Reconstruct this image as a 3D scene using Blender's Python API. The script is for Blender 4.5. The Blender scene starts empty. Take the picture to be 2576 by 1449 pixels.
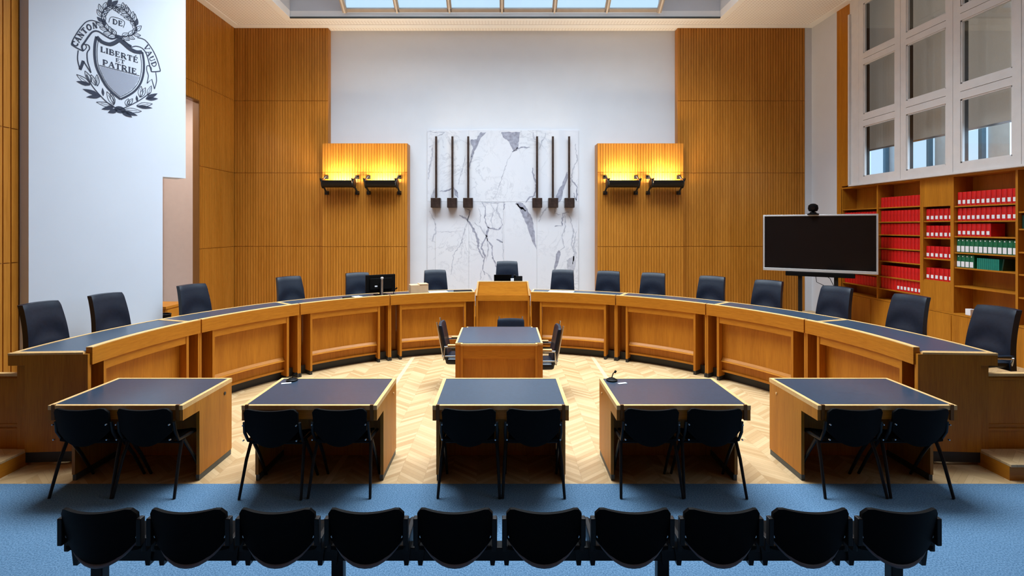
import bpy, bmesh, math, random
from math import sin, cos, pi, radians, sqrt, atan2
from mathutils import Vector, Matrix
random.seed(7)
S = bpy.context.scene
COL = S.collection

# ------------------------------------------------------------------ camera
F, U0, V0, H = 1290.0, 1265.0, 570.0, 2.3          # focal length (px), vanishing point (px), eye height (m)
cam_d = bpy.data.cameras.new('camera'); cam = bpy.data.objects.new('camera', cam_d); COL.objects.link(cam)
cam.location = (0, 0, H); cam.rotation_euler = (pi / 2, 0, 0)
cam_d.sensor_width = 36; cam_d.lens = F / 2576 * 36
cam_d.shift_x = (1288 - U0) / 2576; cam_d.shift_y = (V0 - 724.5) / 2576
cam_d.clip_start = 0.05; cam_d.clip_end = 200
S.camera = cam
# ------------------------------------------------------------------ world, daylight, exposure
S.view_settings.view_transform = 'Standard'; S.view_settings.look = 'None'
S.view_settings.exposure = 0.13; S.view_settings.gamma = 1.0
w = bpy.data.worlds.new('world'); S.world = w; w.use_nodes = True
bg = w.node_tree.nodes['Background']; bg.inputs[0].default_value = (0.60, 0.81, 1.0, 1); bg.inputs[1].default_value = 1.0
def area(name, loc, rot, sx, sy, energy, color, spread=180):
    d = bpy.data.lights.new(name, 'AREA'); d.shape = 'RECTANGLE'; d.size = sx; d.size_y = sy
    d.energy = energy; d.color = color; d.spread = radians(spread)
    o = bpy.data.objects.new(name, d); o.location = loc; o.rotation_euler = rot; COL.objects.link(o); return o
SKY_SLOPE = atan2(8.35 - 7.05, 11.3 - 9.3)
area('skylight_daylight_slope', (0, 10.2, 7.95), (-SKY_SLOPE, 0, 0), 6.8, 2.3, 46, (0.64, 0.83, 1.0))
area('skylight_daylight_roof', (0, 7.7, 8.75), (0, 0, 0), 9.0, 3.4, 1230, (0.92, 0.97, 1.0), 118)
area('window_daylight', (9.9, 5.6, 5.2), (0, pi / 2, 0), 4.2, 11.0, 640, (0.66, 0.84, 1.0))

area('passage_fill_light', (-6.95, 9.3, 5.1), (0, 0, 0), .3, 3.0, 60, (1, .93, .86))  # added fill without a fixture, brightens the passage plaster
# ------------------------------------------------------------------ materials
def new_mat(name):
    m = bpy.data.materials.new(name); m.use_nodes = True
    nt = m.node_tree; b = nt.nodes['Principled BSDF']; return m, nt, b
def N(nt, t, **kw):
    n = nt.nodes.new(t)
    for k, v in kw.items(): setattr(n, k, v)
    return n
def math_n(nt, op, a, b=None, c=None):
    n = N(nt, 'ShaderNodeMath', operation=op)
    for i, v in enumerate((a, b, c)):
        if v is None: continue
        if isinstance(v, (int, float)): n.inputs[i].default_value = v
        else: nt.links.new(v, n.inputs[i])
    return n.outputs[0]
def mix_rgb(nt, fac, c1, c2):
    n = N(nt, 'ShaderNodeMix', data_type='RGBA')
    for s, v in ((n.inputs[0], fac), (n.inputs[6], c1), (n.inputs[7], c2)):
        if isinstance(v, (int, float)): s.default_value = v
        elif isinstance(v, tuple): s.default_value = (*v, 1) if len(v) == 3 else v
        else: nt.links.new(v, s)
    return n.outputs[2]
def coords(nt, scale=(1, 1, 1), kind='Object'):
    tc = N(nt, 'ShaderNodeTexCoord'); mp = N(nt, 'ShaderNodeMapping'); mp.inputs['Scale'].default_value = scale
    nt.links.new(tc.outputs[kind], mp.inputs[0]); return mp.outputs[0]
def noise(nt, vec, scale=5, detail=3, rough=.5, dist=0):
    n = N(nt, 'ShaderNodeTexNoise'); n.inputs['Scale'].default_value = scale; n.inputs['Detail'].default_value = detail
    n.inputs['Roughness'].default_value = rough; n.inputs['Distortion'].default_value = dist
    nt.links.new(vec, n.inputs['Vector']); return n.outputs[0]
def bump(nt, b, h, strength=.2, dist=.01):
    n = N(nt, 'ShaderNodeBump'); n.inputs['Strength'].default_value = strength; n.inputs['Distance'].default_value = dist
    nt.links.new(h, n.inputs['Height']); nt.links.new(n.outputs[0], b.inputs['Normal'])
def ramp(nt, fac, lo, hi):
    n = N(nt, 'ShaderNodeMapRange'); n.inputs[1].default_value = lo; n.inputs[2].default_value = hi
    nt.links.new(fac, n.inputs[0]); return n.outputs[0]
def plain(name, col, rough=.5, metal=0, var=0.0, vscale=8, bmp=0.0, spec=.5):
    m, nt, b = new_mat(name); b.inputs['Roughness'].default_value = rough; b.inputs['Metallic'].default_value = metal
    b.inputs['Specular IOR Level'].default_value = spec
    c = coords(nt); n = noise(nt, c, vscale, 4)
    dk = tuple(x * (1 - var) for x in col); lt = tuple(min(1, x * (1 + var)) for x in col)
    nt.links.new(mix_rgb(nt, ramp(nt, n, .3, .7), dk, lt), b.inputs['Base Color'])
    if bmp: bump(nt, b, n, bmp)
    return m
def wood(name, scale, dk, lt, rough=.42):
    m, nt, b = new_mat(name); b.inputs['Roughness'].default_value = rough; b.inputs['Specular IOR Level'].default_value = .25
    c = coords(nt, scale)
    fine = noise(nt, c, 6, 5, .6, .4); c2 = coords(nt, tuple(s * .12 for s in scale)); big = noise(nt, c2, 5, 3)
    f = math_n(nt, 'ADD', math_n(nt, 'MULTIPLY', ramp(nt, fine, .3, .7), .55), math_n(nt, 'MULTIPLY', ramp(nt, big, .3, .7), .45))
    nt.links.new(mix_rgb(nt, f, dk, lt), b.inputs['Base Color'])
    bump(nt, b, fine, .05, .003)
    return m
WD, WL = (.33, .105, .006), (.54, .208, .016)
M_WV = wood('oak veneer upright grain', (14, 14, .7), WD, WL)
M_WH = wood('oak veneer lying grain', (1.2, 1.2, 16), WD, WL)
M_WSLAT = wood('oak acoustic slats', (9, 9, .5), (.33, .112, .008), (.52, .208, .028))
M_WTRIM = wood('pale oak edging', (6, 6, 6), (.62, .36, .13), (.78, .50, .22))
M_WIN = plain('off-white painted timber', (.66, .62, .60), .45, 0, .03)
M_PLASTER = plain('white plaster', (.63, .63, .66), .9, 0, .015, 3)
M_PIER = plain('white painted pier', (.66, .71, .80), .85, 0, .012, 2)
M_TRIMW = plain('white ceiling trim', (.93, .91, .89), .7, 0, .01)
M_INLAY = plain('dark blue linoleum', (.026, .048, .080), .28, 0, .12, 40, 0, .6)
M_LEATHER = plain('black leather', (.005, .009, .019), .40, 0, .2, 30, .08, .32)
M_BLACKP = plain('black plastic shell', (.003, .0026, .0026), .6, 0, .1, 30, 0, .08)
M_RIM_HILITE = plain('grey rim highlight', (.13, .13, .15), .45, 0, .1)  # highlight on the black shell rims, put in as lighter grey
M_BLACKM = plain('black lacquered metal', (.008, .007, .007), .4, 0, .1, 8, 0, .25)
M_STEEL = plain('brushed steel', (.55, .56, .58), .28, 1, .05)
M_KICK = plain('black plinth', (.012, .012, .013), .5, 0, .1)
M_GREYK = plain('dark grey plinth', (.06, .065, .06), .5, 0, .1)
M_BRONZE = plain('dark bronze', (.045, .026, .02), .45, .55, .4, 14)
M_RED = plain('red binder board', (.62, .006, .008), .42, 0, .12, 12)
M_GREEN = plain('green binder board', (.004, .13, .055), .42, 0, .12, 12)
M_TEAL = plain('teal book cloth', (.01, .22, .16), .5, 0, .12, 12)
M_DKGREEN = plain('dark green book cloth', (.005, .04, .025), .5, 0, .12, 12)
M_LABEL = plain('white paper', (.82, .80, .82), .7, 0, .02)
M_BLUEPAPER = plain('pale blue paper', (.55, .70, .80), .7, 0, .03)
M_TAN = plain('tan card', (.62, .40, .22), .7, 0, .08)
M_SILVER = plain('silver bezel', (.72, .72, .73), .35, .6, .02)
M_SCREEN = plain('dark display glass', (.008, .006, .006), .12, 0, .1)
M_INK = plain('dark blue black paint', (.022, .030, .060), .7, 0, .1)
M_INKL = plain('grey blue hatching paint', (.34, .38, .50), .7, 0, .05)
M_DKJAMB = wood('dark oak jamb', (14, 14, .7), (.14, .055, .012), (.20, .085, .02))
M_PINK = plain('cream plaster', (.72, .64, .60), .9, 0, .02)

def mat_carpet():
    m, nt, b = new_mat('blue flecked carpet'); b.inputs['Roughness'].default_value = .95; b.inputs['Specular IOR Level'].default_value = .1
    c = coords(nt); n1 = noise(nt, c, 95, 2); n2 = noise(nt, c, 3, 3)
    f = math_n(nt, 'ADD', math_n(nt, 'MULTIPLY', ramp(nt, n1, .35, .65), .8), math_n(nt, 'MULTIPLY', n2, .2))
    nt.links.new(mix_rgb(nt, f, (.058, .125, .215), (.155, .275, .42)), b.inputs['Base Color'])
    bump(nt, b, n1, .4, .006); return m
M_CARPET = mat_carpet()
def mat_parquet():
    m, nt, b = new_mat('chevron oak parquet'); b.inputs['Roughness'].default_value = .42
    tc = N(nt, 'ShaderNodeTexCoord'); sp = N(nt, 'ShaderNodeSeparateXYZ'); nt.links.new(tc.outputs['Object'], sp.inputs[0])
    x, y = sp.outputs[0], sp.outputs[1]
    W, P = .24, .058
    tri = math_n(nt, 'PINGPONG', x, W)
    v = math_n(nt, 'DIVIDE', math_n(nt, 'ADD', y, math_n(nt, 'MULTIPLY', tri, .85)), P)
    idx = math_n(nt, 'FLOOR', v); ci = math_n(nt, 'FLOOR', math_n(nt, 'DIVIDE', x, W))
    cb = N(nt, 'ShaderNodeCombineXYZ'); nt.links.new(idx, cb.inputs[0]); nt.links.new(ci, cb.inputs[1])
    wn = N(nt, 'ShaderNodeTexWhiteNoise', noise_dimensions='2D'); nt.links.new(cb.outputs[0], wn.inputs['Vector'])
    fr = math_n(nt, 'FRACT', v)
    seam = math_n(nt, 'LESS_THAN', fr, .06)
    fx = math_n(nt, 'FRACT', math_n(nt, 'DIVIDE', x, W)); seam2 = math_n(nt, 'LESS_THAN', fx, .012)
    seam = math_n(nt, 'MAXIMUM', seam, seam2)
    g = noise(nt, coords(nt, (8, 8, 8)), 5, 4)
    f = math_n(nt, 'ADD', math_n(nt, 'MULTIPLY', wn.outputs[0], .75), math_n(nt, 'MULTIPLY', g, .25))
    base = mix_rgb(nt, f, (.42, .25, .105), (.65, .455, .245))
    base = mix_rgb(nt, math_n(nt, 'MULTIPLY', seam, .45), base, (.25, .14, .06))
    ax = math_n(nt, 'ABSOLUTE', x)
    strip = math_n(nt, 'LESS_THAN', math_n(nt, 'ABSOLUTE', math_n(nt, 'SUBTRACT', ax, 1.58)), .03)
    base = mix_rgb(nt, strip, base, (.72, .50, .29))
    nt.links.new(base, b.inputs['Base Color']); return m
M_PARQ = mat_parquet()
def mat_ceiling():
    m, nt, b = new_mat('perforated ceiling board'); b.inputs['Roughness'].default_value = .85
    tc = N(nt, 'ShaderNodeTexCoord'); mp = N(nt, 'ShaderNodeMapping'); nt.links.new(tc.outputs['Object'], mp.inputs[0])
    sp = N(nt, 'ShaderNodeSeparateXYZ'); nt.links.new(mp.outputs[0], sp.inputs[0])
    dx = math_n(nt, 'SUBTRACT', math_n(nt, 'FRACT', math_n(nt, 'MULTIPLY', sp.outputs[0], 14)), .5)
    dy = math_n(nt, 'SUBTRACT', math_n(nt, 'FRACT', math_n(nt, 'MULTIPLY', sp.outputs[1], 14)), .5)
    d = math_n(nt, 'ADD', math_n(nt, 'MULTIPLY', dx, dx), math_n(nt, 'MULTIPLY', dy, dy))
    hole = math_n(nt, 'LESS_THAN', d, .05)
    nt.links.new(mix_rgb(nt, hole, (.92, .88, .85), (.70, .64, .60)), b.inputs['Base Color']); return m
M_CEIL = mat_ceiling()
def mat_marble():
    m, nt, b = new_mat('white veined marble'); b.inputs['Roughness'].default_value = .28
    c = coords(nt); n1 = noise(nt, c, 1.6, 7, .62, 1.4)
    v1 = math_n(nt, 'SUBTRACT', 1, ramp(nt, math_n(nt, 'ABSOLUTE', math_n(nt, 'SUBTRACT', n1, .5)), 0, .025))
    n2 = noise(nt, c, .9, 4)
    f = math_n(nt, 'MULTIPLY', math_n(nt, 'MAXIMUM', v1, 0), ramp(nt, n2, .42, .62))
    base = mix_rgb(nt, n2, (.60, .60, .66), (.70, .69, .70))
    nt.links.new(mix_rgb(nt, math_n(nt, 'MULTIPLY', f, .55), base, (.36, .36, .41)), b.inputs['Base Color']); return m
M_MARBLE = mat_marble()
M_VEIN = plain('grey marble vein', (.30, .30, .36), .3, 0, .3, 14)
M_VEINL = plain('pale marble vein', (.44, .44, .49), .3, 0, .2, 14)
def mat_glass(name, tint, gl=.08):
    m = bpy.data.materials.new(name); m.use_nodes = True; nt = m.node_tree; nt.nodes.clear()
    o = N(nt, 'ShaderNodeOutputMaterial'); t = N(nt, 'ShaderNodeBsdfTransparent'); t.inputs[0].default_value = (*tint, 1)
    g = N(nt, 'ShaderNodeBsdfGlossy'); g.inputs['Roughness'].default_value = .02
    mx = N(nt, 'ShaderNodeMixShader'); lw_ = N(nt, 'ShaderNodeLayerWeight'); fr = math_n(nt, 'ADD', .03, math_n(nt, 'MULTIPLY', .9, math_n(nt, 'POWER', lw_.outputs['Facing'], 5)))
    nt.links.new(fr, mx.inputs[0]); nt.links.new(t.outputs[0], mx.inputs[1]); nt.links.new(g.outputs[0], mx.inputs[2])
    nt.links.new(mx.outputs[0], o.inputs[0]); return m
M_GLASS = mat_glass('window glass', (.93, .97, 1.0))
def mat_blind():
    m = bpy.data.materials.new('grey brown screen fabric'); m.use_nodes = True; nt = m.node_tree; nt.nodes.clear()
    o = N(nt, 'ShaderNodeOutputMaterial'); t = N(nt, 'ShaderNodeBsdfTransparent'); t.inputs[0].default_value = (.85, .72, .62, 1)
    d = N(nt, 'ShaderNodeBsdfDiffuse'); tr = N(nt, 'ShaderNodeBsdfTranslucent')
    n = noise(nt, coords(nt), 60, 2); cc = mix_rgb(nt, n, (.42, .33, .26), (.50, .40, .32))
    nt.links.new(cc, d.inputs[0]); nt.links.new(cc, tr.inputs[0])
    a = N(nt, 'ShaderNodeMixShader'); a.inputs[0].default_value = .35; nt.links.new(d.outputs[0], a.inputs[1]); nt.links.new(tr.outputs[0], a.inputs[2])
    x = N(nt, 'ShaderNodeMixShader'); x.inputs[0].default_value = .22; nt.links.new(a.outputs[0], x.inputs[1]); nt.links.new(t.outputs[0], x.inputs[2])
    nt.links.new(x.outputs[0], o.inputs[0]); return m
M_BLIND = mat_blind()
def mat_emit(name, col, st):
    m = bpy.data.materials.new(name); m.use_nodes = True; b = m.node_tree.nodes['Principled BSDF']
    b.inputs['Emission Color'].default_value = (*col, 1); b.inputs['Emission Strength'].default_value = st; return m
M_TUBE = mat_emit('lit lamp tube', (1, .78, .38), 14)

# ------------------------------------------------------------------ mesh helpers
class MB:
    def __init__(self): self.v = []; self.f = []; self.m = []
    def quad(self, *idx, mi=0): self.f.append(idx); self.m.append(mi)
    def add(self, verts, faces, mi=0):
        o = len(self.v); self.v += [tuple(p) for p in verts]
        for f in faces: self.f.append(tuple(i + o for i in f)); self.m.append(mi)
        return self
    def hexa(self, p, mi=0):     # 8 points: bottom ring 0-3, top ring 4-7
        return self.add(p, [(3, 2, 1, 0), (4, 5, 6, 7), (0, 1, 5, 4), (1, 2, 6, 5), (2, 3, 7, 6), (3, 0, 4, 7)], mi)
    def box(self, x0, x1, y0, y1, z0, z1, mi=0):
        return self.hexa([(x0, y0, z0), (x1, y0, z0), (x1, y1, z0), (x0, y1, z0), (x0, y0, z1), (x1, y0, z1), (x1, y1, z1), (x0, y1, z1)], mi)
    def prism(self, poly, z0, z1, mi=0):   # poly: xy list
        n = len(poly)
        v = [(x, y, z0) for x, y in poly] + [(x, y, z1) for x, y in poly]
        f = [tuple(range(n - 1, -1, -1)), tuple(range(n, 2 * n))] + [(i, (i + 1) % n, n + (i + 1) % n, n + i) for i in range(n)]
        return self.add(v, f, mi)
    def tube(self, pts, r, n=10, mi=0, caps=True):
        pts = [Vector(p) for p in pts]; rs = r if isinstance(r, (list, tuple)) else [r] * len(pts)
        vs = []; prev = None
        for i, p in enumerate(pts):
            d = (pts[min(i + 1, len(pts) - 1)] - pts[max(i - 1, 0)]).normalized()
            if prev is None:
                a = Vector((0, 0, 1)) if abs(d.z) < .9 else Vector((1, 0, 0)); u = d.cross(a).normalized()
            else:
                u = (prev - d * prev.dot(d)).normalized()
            prev = u; w_ = d.cross(u)
            for k in range(n):
                a = 2 * pi * k / n; vs.append(p + (u * cos(a) + w_ * sin(a)) * rs[i])
        fs = []
        for i in range(len(pts) - 1):
            for k in range(n):
                a, b = i * n + k, i * n + (k + 1) % n; fs.append((a, b, b + n, a + n))
        if caps: fs += [tuple(range(n - 1, -1, -1)), tuple(range((len(pts) - 1) * n, len(pts) * n))]
        return self.add(vs, fs, mi)
    def lathe(self, prof, cx=0, cy=0, n=20, mi=0):
        vs = []; fs = []
        for r, z in prof:
            for k in range(n): a = 2 * pi * k / n; vs.append((cx + r * cos(a), cy + r * sin(a), z))
        for i in range(len(prof) - 1):
            for k in range(n):
                a, b = i * n + k, i * n + (k + 1) % n; fs.append((a, b, b + n, a + n))
        fs += [tuple(range(n - 1, -1, -1)), tuple(range((len(prof) - 1) * n, len(prof) * n))]
        return self.add(vs, fs, mi)
    def shell(self, f, ns, nt, off, mi=0):   # f(s,t)->point, off(s,t)->offset vector of the second side
        A = [[Vector(f(-1 + 2 * i / ns, j / nt)) for i in range(ns + 1)] for j in range(nt + 1)]
        B = [[A[j][i] + Vector(off(-1 + 2 * i / ns, j / nt)) for i in range(ns + 1)] for j in range(nt + 1)]
        W = ns + 1; vs = [p for r in A for p in r] + [p for r in B for p in r]; o = W * (nt + 1); fs = []
        for j in range(nt):
            for i in range(ns):
                a = j * W + i; fs.append((a, a + 1, a + W + 1, a + W)); fs.append((o + a + W, o + a + W + 1, o + a + 1, o + a))
        for i in range(ns):
            fs.append((i + 1, i, o + i, o + i + 1)); a = nt * W + i; fs.append((a, a + 1, o + a + 1, o + a))
        for j in range(nt):
            a = j * W; fs.append((a, a + W, o + a + W, o + a)); a = j * W + ns; fs.append((a + W, a, o + a, o + a + W))
        return self.add(vs, fs, mi)
def make(name, mb, mats, parent=None, loc=(0, 0, 0), smooth=False, bevel=0, subsurf=0, label=None):
    me = bpy.data.meshes.new(name); me.from_pydata(mb.v, [], mb.f)
    for m in (mats if isinstance(mats, (list, tuple)) else [mats]): me.materials.append(m)
    for p, mi in zip(me.polygons, mb.m): p.material_index = mi
    bm = bmesh.new(); bm.from_mesh(me); bmesh.ops.recalc_face_normals(bm, faces=bm.faces)
    if bevel: bmesh.ops.bevel(bm, geom=[e for e in bm.edges if len(e.link_faces) == 2 and e.calc_face_angle(0) > .6], offset=bevel, segments=2, affect='EDGES', profile=.5)
    bm.to_mesh(me); bm.free()
    if smooth:
        me.polygons.foreach_set('use_smooth', [True] * len(me.polygons))
        try: me.set_sharp_from_angle(angle=radians(40))
        except Exception: pass
    o = bpy.data.objects.new(name, me); COL.objects.link(o); o.location = loc
    if parent: o.parent = parent
    if subsurf:
        s = o.modifiers.new('smooth', 'SUBSURF'); s.levels = subsurf; s.render_levels = subsurf
    if label: o['label'] = label
    return o
def tag(o, label, cat, group=None):
    o['label'] = label; o['category'] = cat
    if group: o['group'] = group
    return o
def thing(name, label, cat, loc=(0, 0, 0), rz=0, group=None):
    o = bpy.data.objects.new(name, None); COL.objects.link(o); o.location = loc; o.rotation_euler = (0, 0, rz)
    o.empty_display_size = .1
    return tag(o, label, cat, group)
def struct(name, mb, mats, parent=None, **k):
    o = make(name, mb, mats, parent, **k)
    if not parent: o['kind'] = 'structure'
    return o
KIDS = {}
def dup(root, loc, rz, label, group=None):
    r = root.copy(); COL.objects.link(r); r.location = loc; r.rotation_euler = (0, 0, rz); r['label'] = label
    if group: r['group'] = group
    for ch in kids(root):
        c = ch.copy(); COL.objects.link(c); c.parent = r
        for g in kids(ch):
            d = g.copy(); COL.objects.link(d); d.parent = c
    return r
def kids(o):
    if o.name not in KIDS: KIDS[o.name] = [c for c in bpy.data.objects if c.parent == o]
    return KIDS[o.name]
ORD = ['first', 'second', 'third', 'fourth', 'fifth', 'sixth', 'seventh', 'eighth', 'ninth', 'tenth', 'eleventh', 'twelfth', 'thirteenth', 'fourteenth']

# ------------------------------------------------------------------ room data
XL, XR, YB, YF, ZC, ZP = -6.23, 7.17, 11.90, -3.2, 6.92, 0.35    # walls, back panel face, rear end, ceiling, platform
YW = 12.10                                                          # white back wall face
CY, R0, R1 = 5.25, 4.04, 4.745                                       # curved bench: centre depth, inner and outer radius
SEAMS = [0, 1.84, 3.545, 5.22, ZC]

# ------------------------------------------------------------------ setting: floors
struct('floor_carpet', MB().box(XL - .2, XR + .4, YF, 4.586, -.1, 0), M_CARPET)
struct('floor_parquet', MB().box(XL - .2, XR + .4, 4.586, YW, -.1, 0), M_PARQ)
mb = MB()   # raised platform behind the curved bench
nA = 48; ai = [radians(-94 + 188 * i / nA) for i in range(nA + 1)]; RPL = 4.73
def edge_pt(a):
    sx, cx_ = sin(a), cos(a); t = []
    if sx > 1e-6: t.append((XR + .35) / sx)
    if sx < -1e-6: t.append((XL - .1) / sx)
    if cx_ > 1e-6: t.append((YW - CY) / cx_)
    if cx_ < -1e-6: t.append((4.99 - CY) / cx_)
    q = min(k for k in t if k > 0); return (q * sx, CY + q * cx_)
angs = sorted(set(ai + [atan2(XR + .35, YW - CY), atan2(XL - .1, YW - CY), atan2(XR + .35, 4.99 - CY), atan2(XL - .1, 4.99 - CY)]))
angs = [a for a in angs if abs(a) <= max(atan2(XR + .35, 4.99 - CY), 0) + 1e-6]
inn = [(RPL * sin(a), CY + RPL * cos(a)) for a in angs]; out = [edge_pt(a) for a in angs]
n = len(angs)
mb.add([(x, y, ZP) for x, y in inn] + [(x, y, ZP) for x, y in out] + [(x, y, 0) for x, y in inn] + [(x, y, 0) for x, y in out],
       [(i, i + 1, n + i + 1, n + i) for i in range(n - 1)] + [(i, 2 * n + i, 2 * n + i + 1, i + 1) for i in range(n - 1)] +
       [(0, n, 3 * n, 2 * n), (n - 1, 2 * n - 1, 4 * n - 1, 3 * n - 1)])
struct('floor_platform', mb, M_PARQ)
struct('floor_podium', MB().box(-.62, .62, 10.15, 11.55, ZP, ZP + .165), M_WH)

# ------------------------------------------------------------------ setting: walls
def slats(mb, a0, a1, rows, place, pitch=.062, gap=.012, depth=.016):
    """place(a, d, z): a along the wall, d out of the wall"""
    k = max(1, round((a1 - a0) / pitch)); p = (a1 - a0) / k
    for z0, z1 in rows:
        for i in range(k):
            b0, b1 = a0 + i * p + gap / 2, a0 + (i + 1) * p - gap / 2
            mb.hexa([place(b0, 0, z0), place(b1, 0, z0), place(b1, depth, z0), place(b0, depth, z0),
                     place(b0, 0, z1), place(b1, 0, z1), place(b1, depth, z1), place(b0, depth, z1)])
def rows_of(z0, z1, seams=SEAMS):
    cuts = [z0] + [s for s in seams if z0 + .05 < s < z1 - .05] + [z1]
    return [(a + .006, b - .006) for a, b in zip(cuts, cuts[1:])]
struct('wall_back', MB().box(XL - .2, XR + .4, YW, YW + .2, 0, ZC + .2), M_PLASTER)
back = lambda yy: (lambda a, d, z: (a, yy - d, z))
def back_panel(name, x0, x1, z0, z1, yf):
    mb = MB().box(x0, x1, yf + .016, YW, z0, z1); slats(mb, x0, x1, rows_of(z0, z1), back(yf + .016)); return struct(name, mb, M_WSLAT)
back_panel('trim_1', XL + .001, -4.06, ZP, ZC - .01, YB)
back_panel('trim_2', 4.06, 7.01, ZP, ZC - .01, YB)
back_panel('trim_3', -4.14, -2.19, ZP, 4.21, 11.75)
back_panel('trim_4', 2.17, 4.14, ZP, 4.21, 11.75)
# left wall: slatted near part, tall passage opening, slatted far part
mb = MB().box(XL - .11, XL - .016, YF, 8.0, 0, ZC); mb.box(XL - .11, XL - .016, 10.52, YW, 0, ZC); mb.box(XL - .11, XL - .016, 8.0, 10.52, 4.87, ZC)
left = lambda a, d, z: (XL - .016 + d, a, z)
slats(mb, YF, 6.6, rows_of(0, ZC), left, pitch=.105, gap=.016); slats(mb, 10.52, YB, rows_of(ZP, ZC - .01), left); slats(mb, 8.0, 10.52, rows_of(4.87, ZC - .01), left)
struct('wall_left', mb, M_WSLAT)
struct('trim_5', MB().box(XL - .12, XL + .004, 10.50, 10.53, ZP, 4.89).box(XL - .12, XL + .004, 8.0, 10.5, 4.86, 4.89), M_DKJAMB)
mb = MB().box(-7.7, -7.6, 7.0, 11.6, 0, 5.3); mb.box(-7.6, XL - .11, 11.5, 11.6, 0, 5.3); mb.box(-7.6, XL - .11, 7.0, 7.1, 0, 5.3); mb.box(-7.6, XL - .11, 7.1, 11.5, 5.2, 5.3); mb.box(-7.6, XL - .11, 7.1, 11.5, ZP - .1, ZP)
struct('wall_passage', mb, M_PINK)
# white pier standing at an angle
D0 = Vector((-6.10, 6.596)); DD = Vector((sin(radians(33)), cos(radians(33)))); NN = Vector((DD.y, -DD.x))
P = lambda t, d=0: (D0 + DD * t + NN * d)
def pier_poly(t1): return [(XL, 6.61), tuple(P(0)), tuple(P(t1)), tuple(P(t1, -.3)), (XL, 7.35)]
mb = MB().prism(pier_poly(1.566), 0, 3.07); mb.prism(pier_poly(1.90), 3.07, ZC)
struct('wall_pier', mb, M_PIER)
# right wall
mb = MB().box(XR, XR + .35, 11.0, YW, 0, ZC)
mb.box(7.01, XR, 11.905, YW, ZP, ZC - .01)
struct('wall_right', mb, M_PLASTER)
mb = MB().box(XR - .006, XR + .30, 10.84, 11.0, ZP, ZC); mb.box(XR - .004, XR + .3, 10.48, 10.84, 3.15, ZC)
struct('trim_6', mb, M_WV)
mb = MB().box(XR - .005, XR + .34, YF, 5.1, 0, 3.10); mb.box(XR, XR + .34, 4.97, 10.84, 0, .895)
for yy in (10.0, 9.0, 8.2, 7.2, 6.2, 5.3, 4.0, 2.5): mb.box(XR - .009, XR, yy - .004, yy + .004, .36, .88)
struct('wall_dado', mb, M_WV)
struct('wall_rear', MB().box(XL - .2, XR + .4, YF - .15, YF, 0, ZC + .2), M_WV)
# ceiling with rooflight well
WX0, WX1, WY1, WY0 = -4.70, 4.80, 11.34, 5.6
mb = MB().box(XL - .2, WX0, YF, YW, ZC, ZC + .15); mb.box(WX1, XR + .4, YF, YW, ZC, ZC + .15)
mb.box(WX0, WX1, WY1, YW, ZC, ZC + .15); mb.box(WX0, WX1, YF, WY0, ZC, ZC + .15)
struct('ceiling', mb, M_CEIL)
mb = MB()
for x0, x1, y0, y1 in ((XL, XR, 11.72, 11.9), (XL, XL + .16, 5, 11.72), (XR - .16, XR, 5, 11.72), (WX0 - .14, WX1 + .14, WY1, WY1 + .14), (WX0 - .14, WX0, WY0, WY1), (WX1, WX1 + .14, WY0, WY1)):
    mb.box(x0, x1, y0, y1, ZC - .012, ZC)
struct('trim_7', mb, M_TRIMW)
ZW = 8.4
mb = MB().box(WX0 - .1, WX0, WY0, WY1 + .1, ZC + .15, ZW); mb.box(WX1, WX1 + .1, WY0, WY1 + .1, ZC + .15, ZW)
mb.box(WX0, -3.5, WY1, WY1 + .1, ZC + .15, ZW); mb.box(3.47, WX1, WY1, WY1 + .1, ZC + .15, ZW); mb.box(-3.5, 3.47, WY1, WY1 + .1, ZC + .15, 7.04)
mb.box(WX0, WX1, WY0 - .1, WY0, ZC + .15, ZW)
mb.box(WX0, -3.5, 9.3, WY1, ZW, ZW + .1); mb.box(3.47, WX1, 9.3, WY1, ZW, ZW + .1)
struct('wall_skylight', mb, M_PLASTER)
struct('trim_8', MB().box(WX0, WX1, WY1 - .03, WY1, ZC - .02, ZC + .012), M_GREYK)
mb = MB()    # triangular cheeks beside the sloping glazing
for x in (-3.53, 3.47):
    mb.add([(x, 11.34, 7.05), (x + .03, 11.34, 7.05), (x, 9.3, 8.35), (x + .03, 9.3, 8.35), (x, 11.34, 8.45), (x + .03, 11.34, 8.45), (x, 9.3, 8.45), (x + .03, 9.3, 8.45)],
           [(0, 2, 6, 4), (1, 5, 7, 3), (0, 1, 3, 2), (4, 6, 7, 5), (0, 4, 5, 1), (2, 3, 7, 6)])
struct('wall_cheek', mb, M_PINK)
# rooflight: sloping frame with six bays
M_WARMF = plain('taupe rooflight frame', (.40, .32, .26), .5, 0, .05)
M_CREAMF = plain('cream rooflight bar', (.74, .62, .50), .5, 0, .05)
yA, zA, yB_, zB = 11.30, 7.05, 9.30, 8.35
sl = lambda s, h=0: (yA + (yB_ - yA) * s - h * sin(SKY_SLOPE) * 1, zA + (zB - zA) * s - h * cos(SKY_SLOPE))
def slope_bar(mb, x0, x1, s0, s1, h, mi=0):
    p = []
    for hh in (0, h):
        (ya, za), (yb, zb) = sl(s0, hh), sl(s1, hh); p += [(x0, ya, za), (x1, ya, za), (x1, yb, zb), (x0, yb, zb)]
    mb.hexa(p, mi)
fr = MB(); slope_bar(fr, -3.5, 3.47, 0, .035, .05)
xs = [-3.47 + i * (6.9 / 6) for i in range(7)]
for i, x in enumerate(xs): slope_bar(fr, x - .05, x + .05, 0, 1, .07 if i in (0, 6) else .05, 0); slope_bar(fr, x - .018, x + .018, 0, 1, .085, 1)
win = struct('window_1', fr, [M_WARMF, M_CREAMF])
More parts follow.
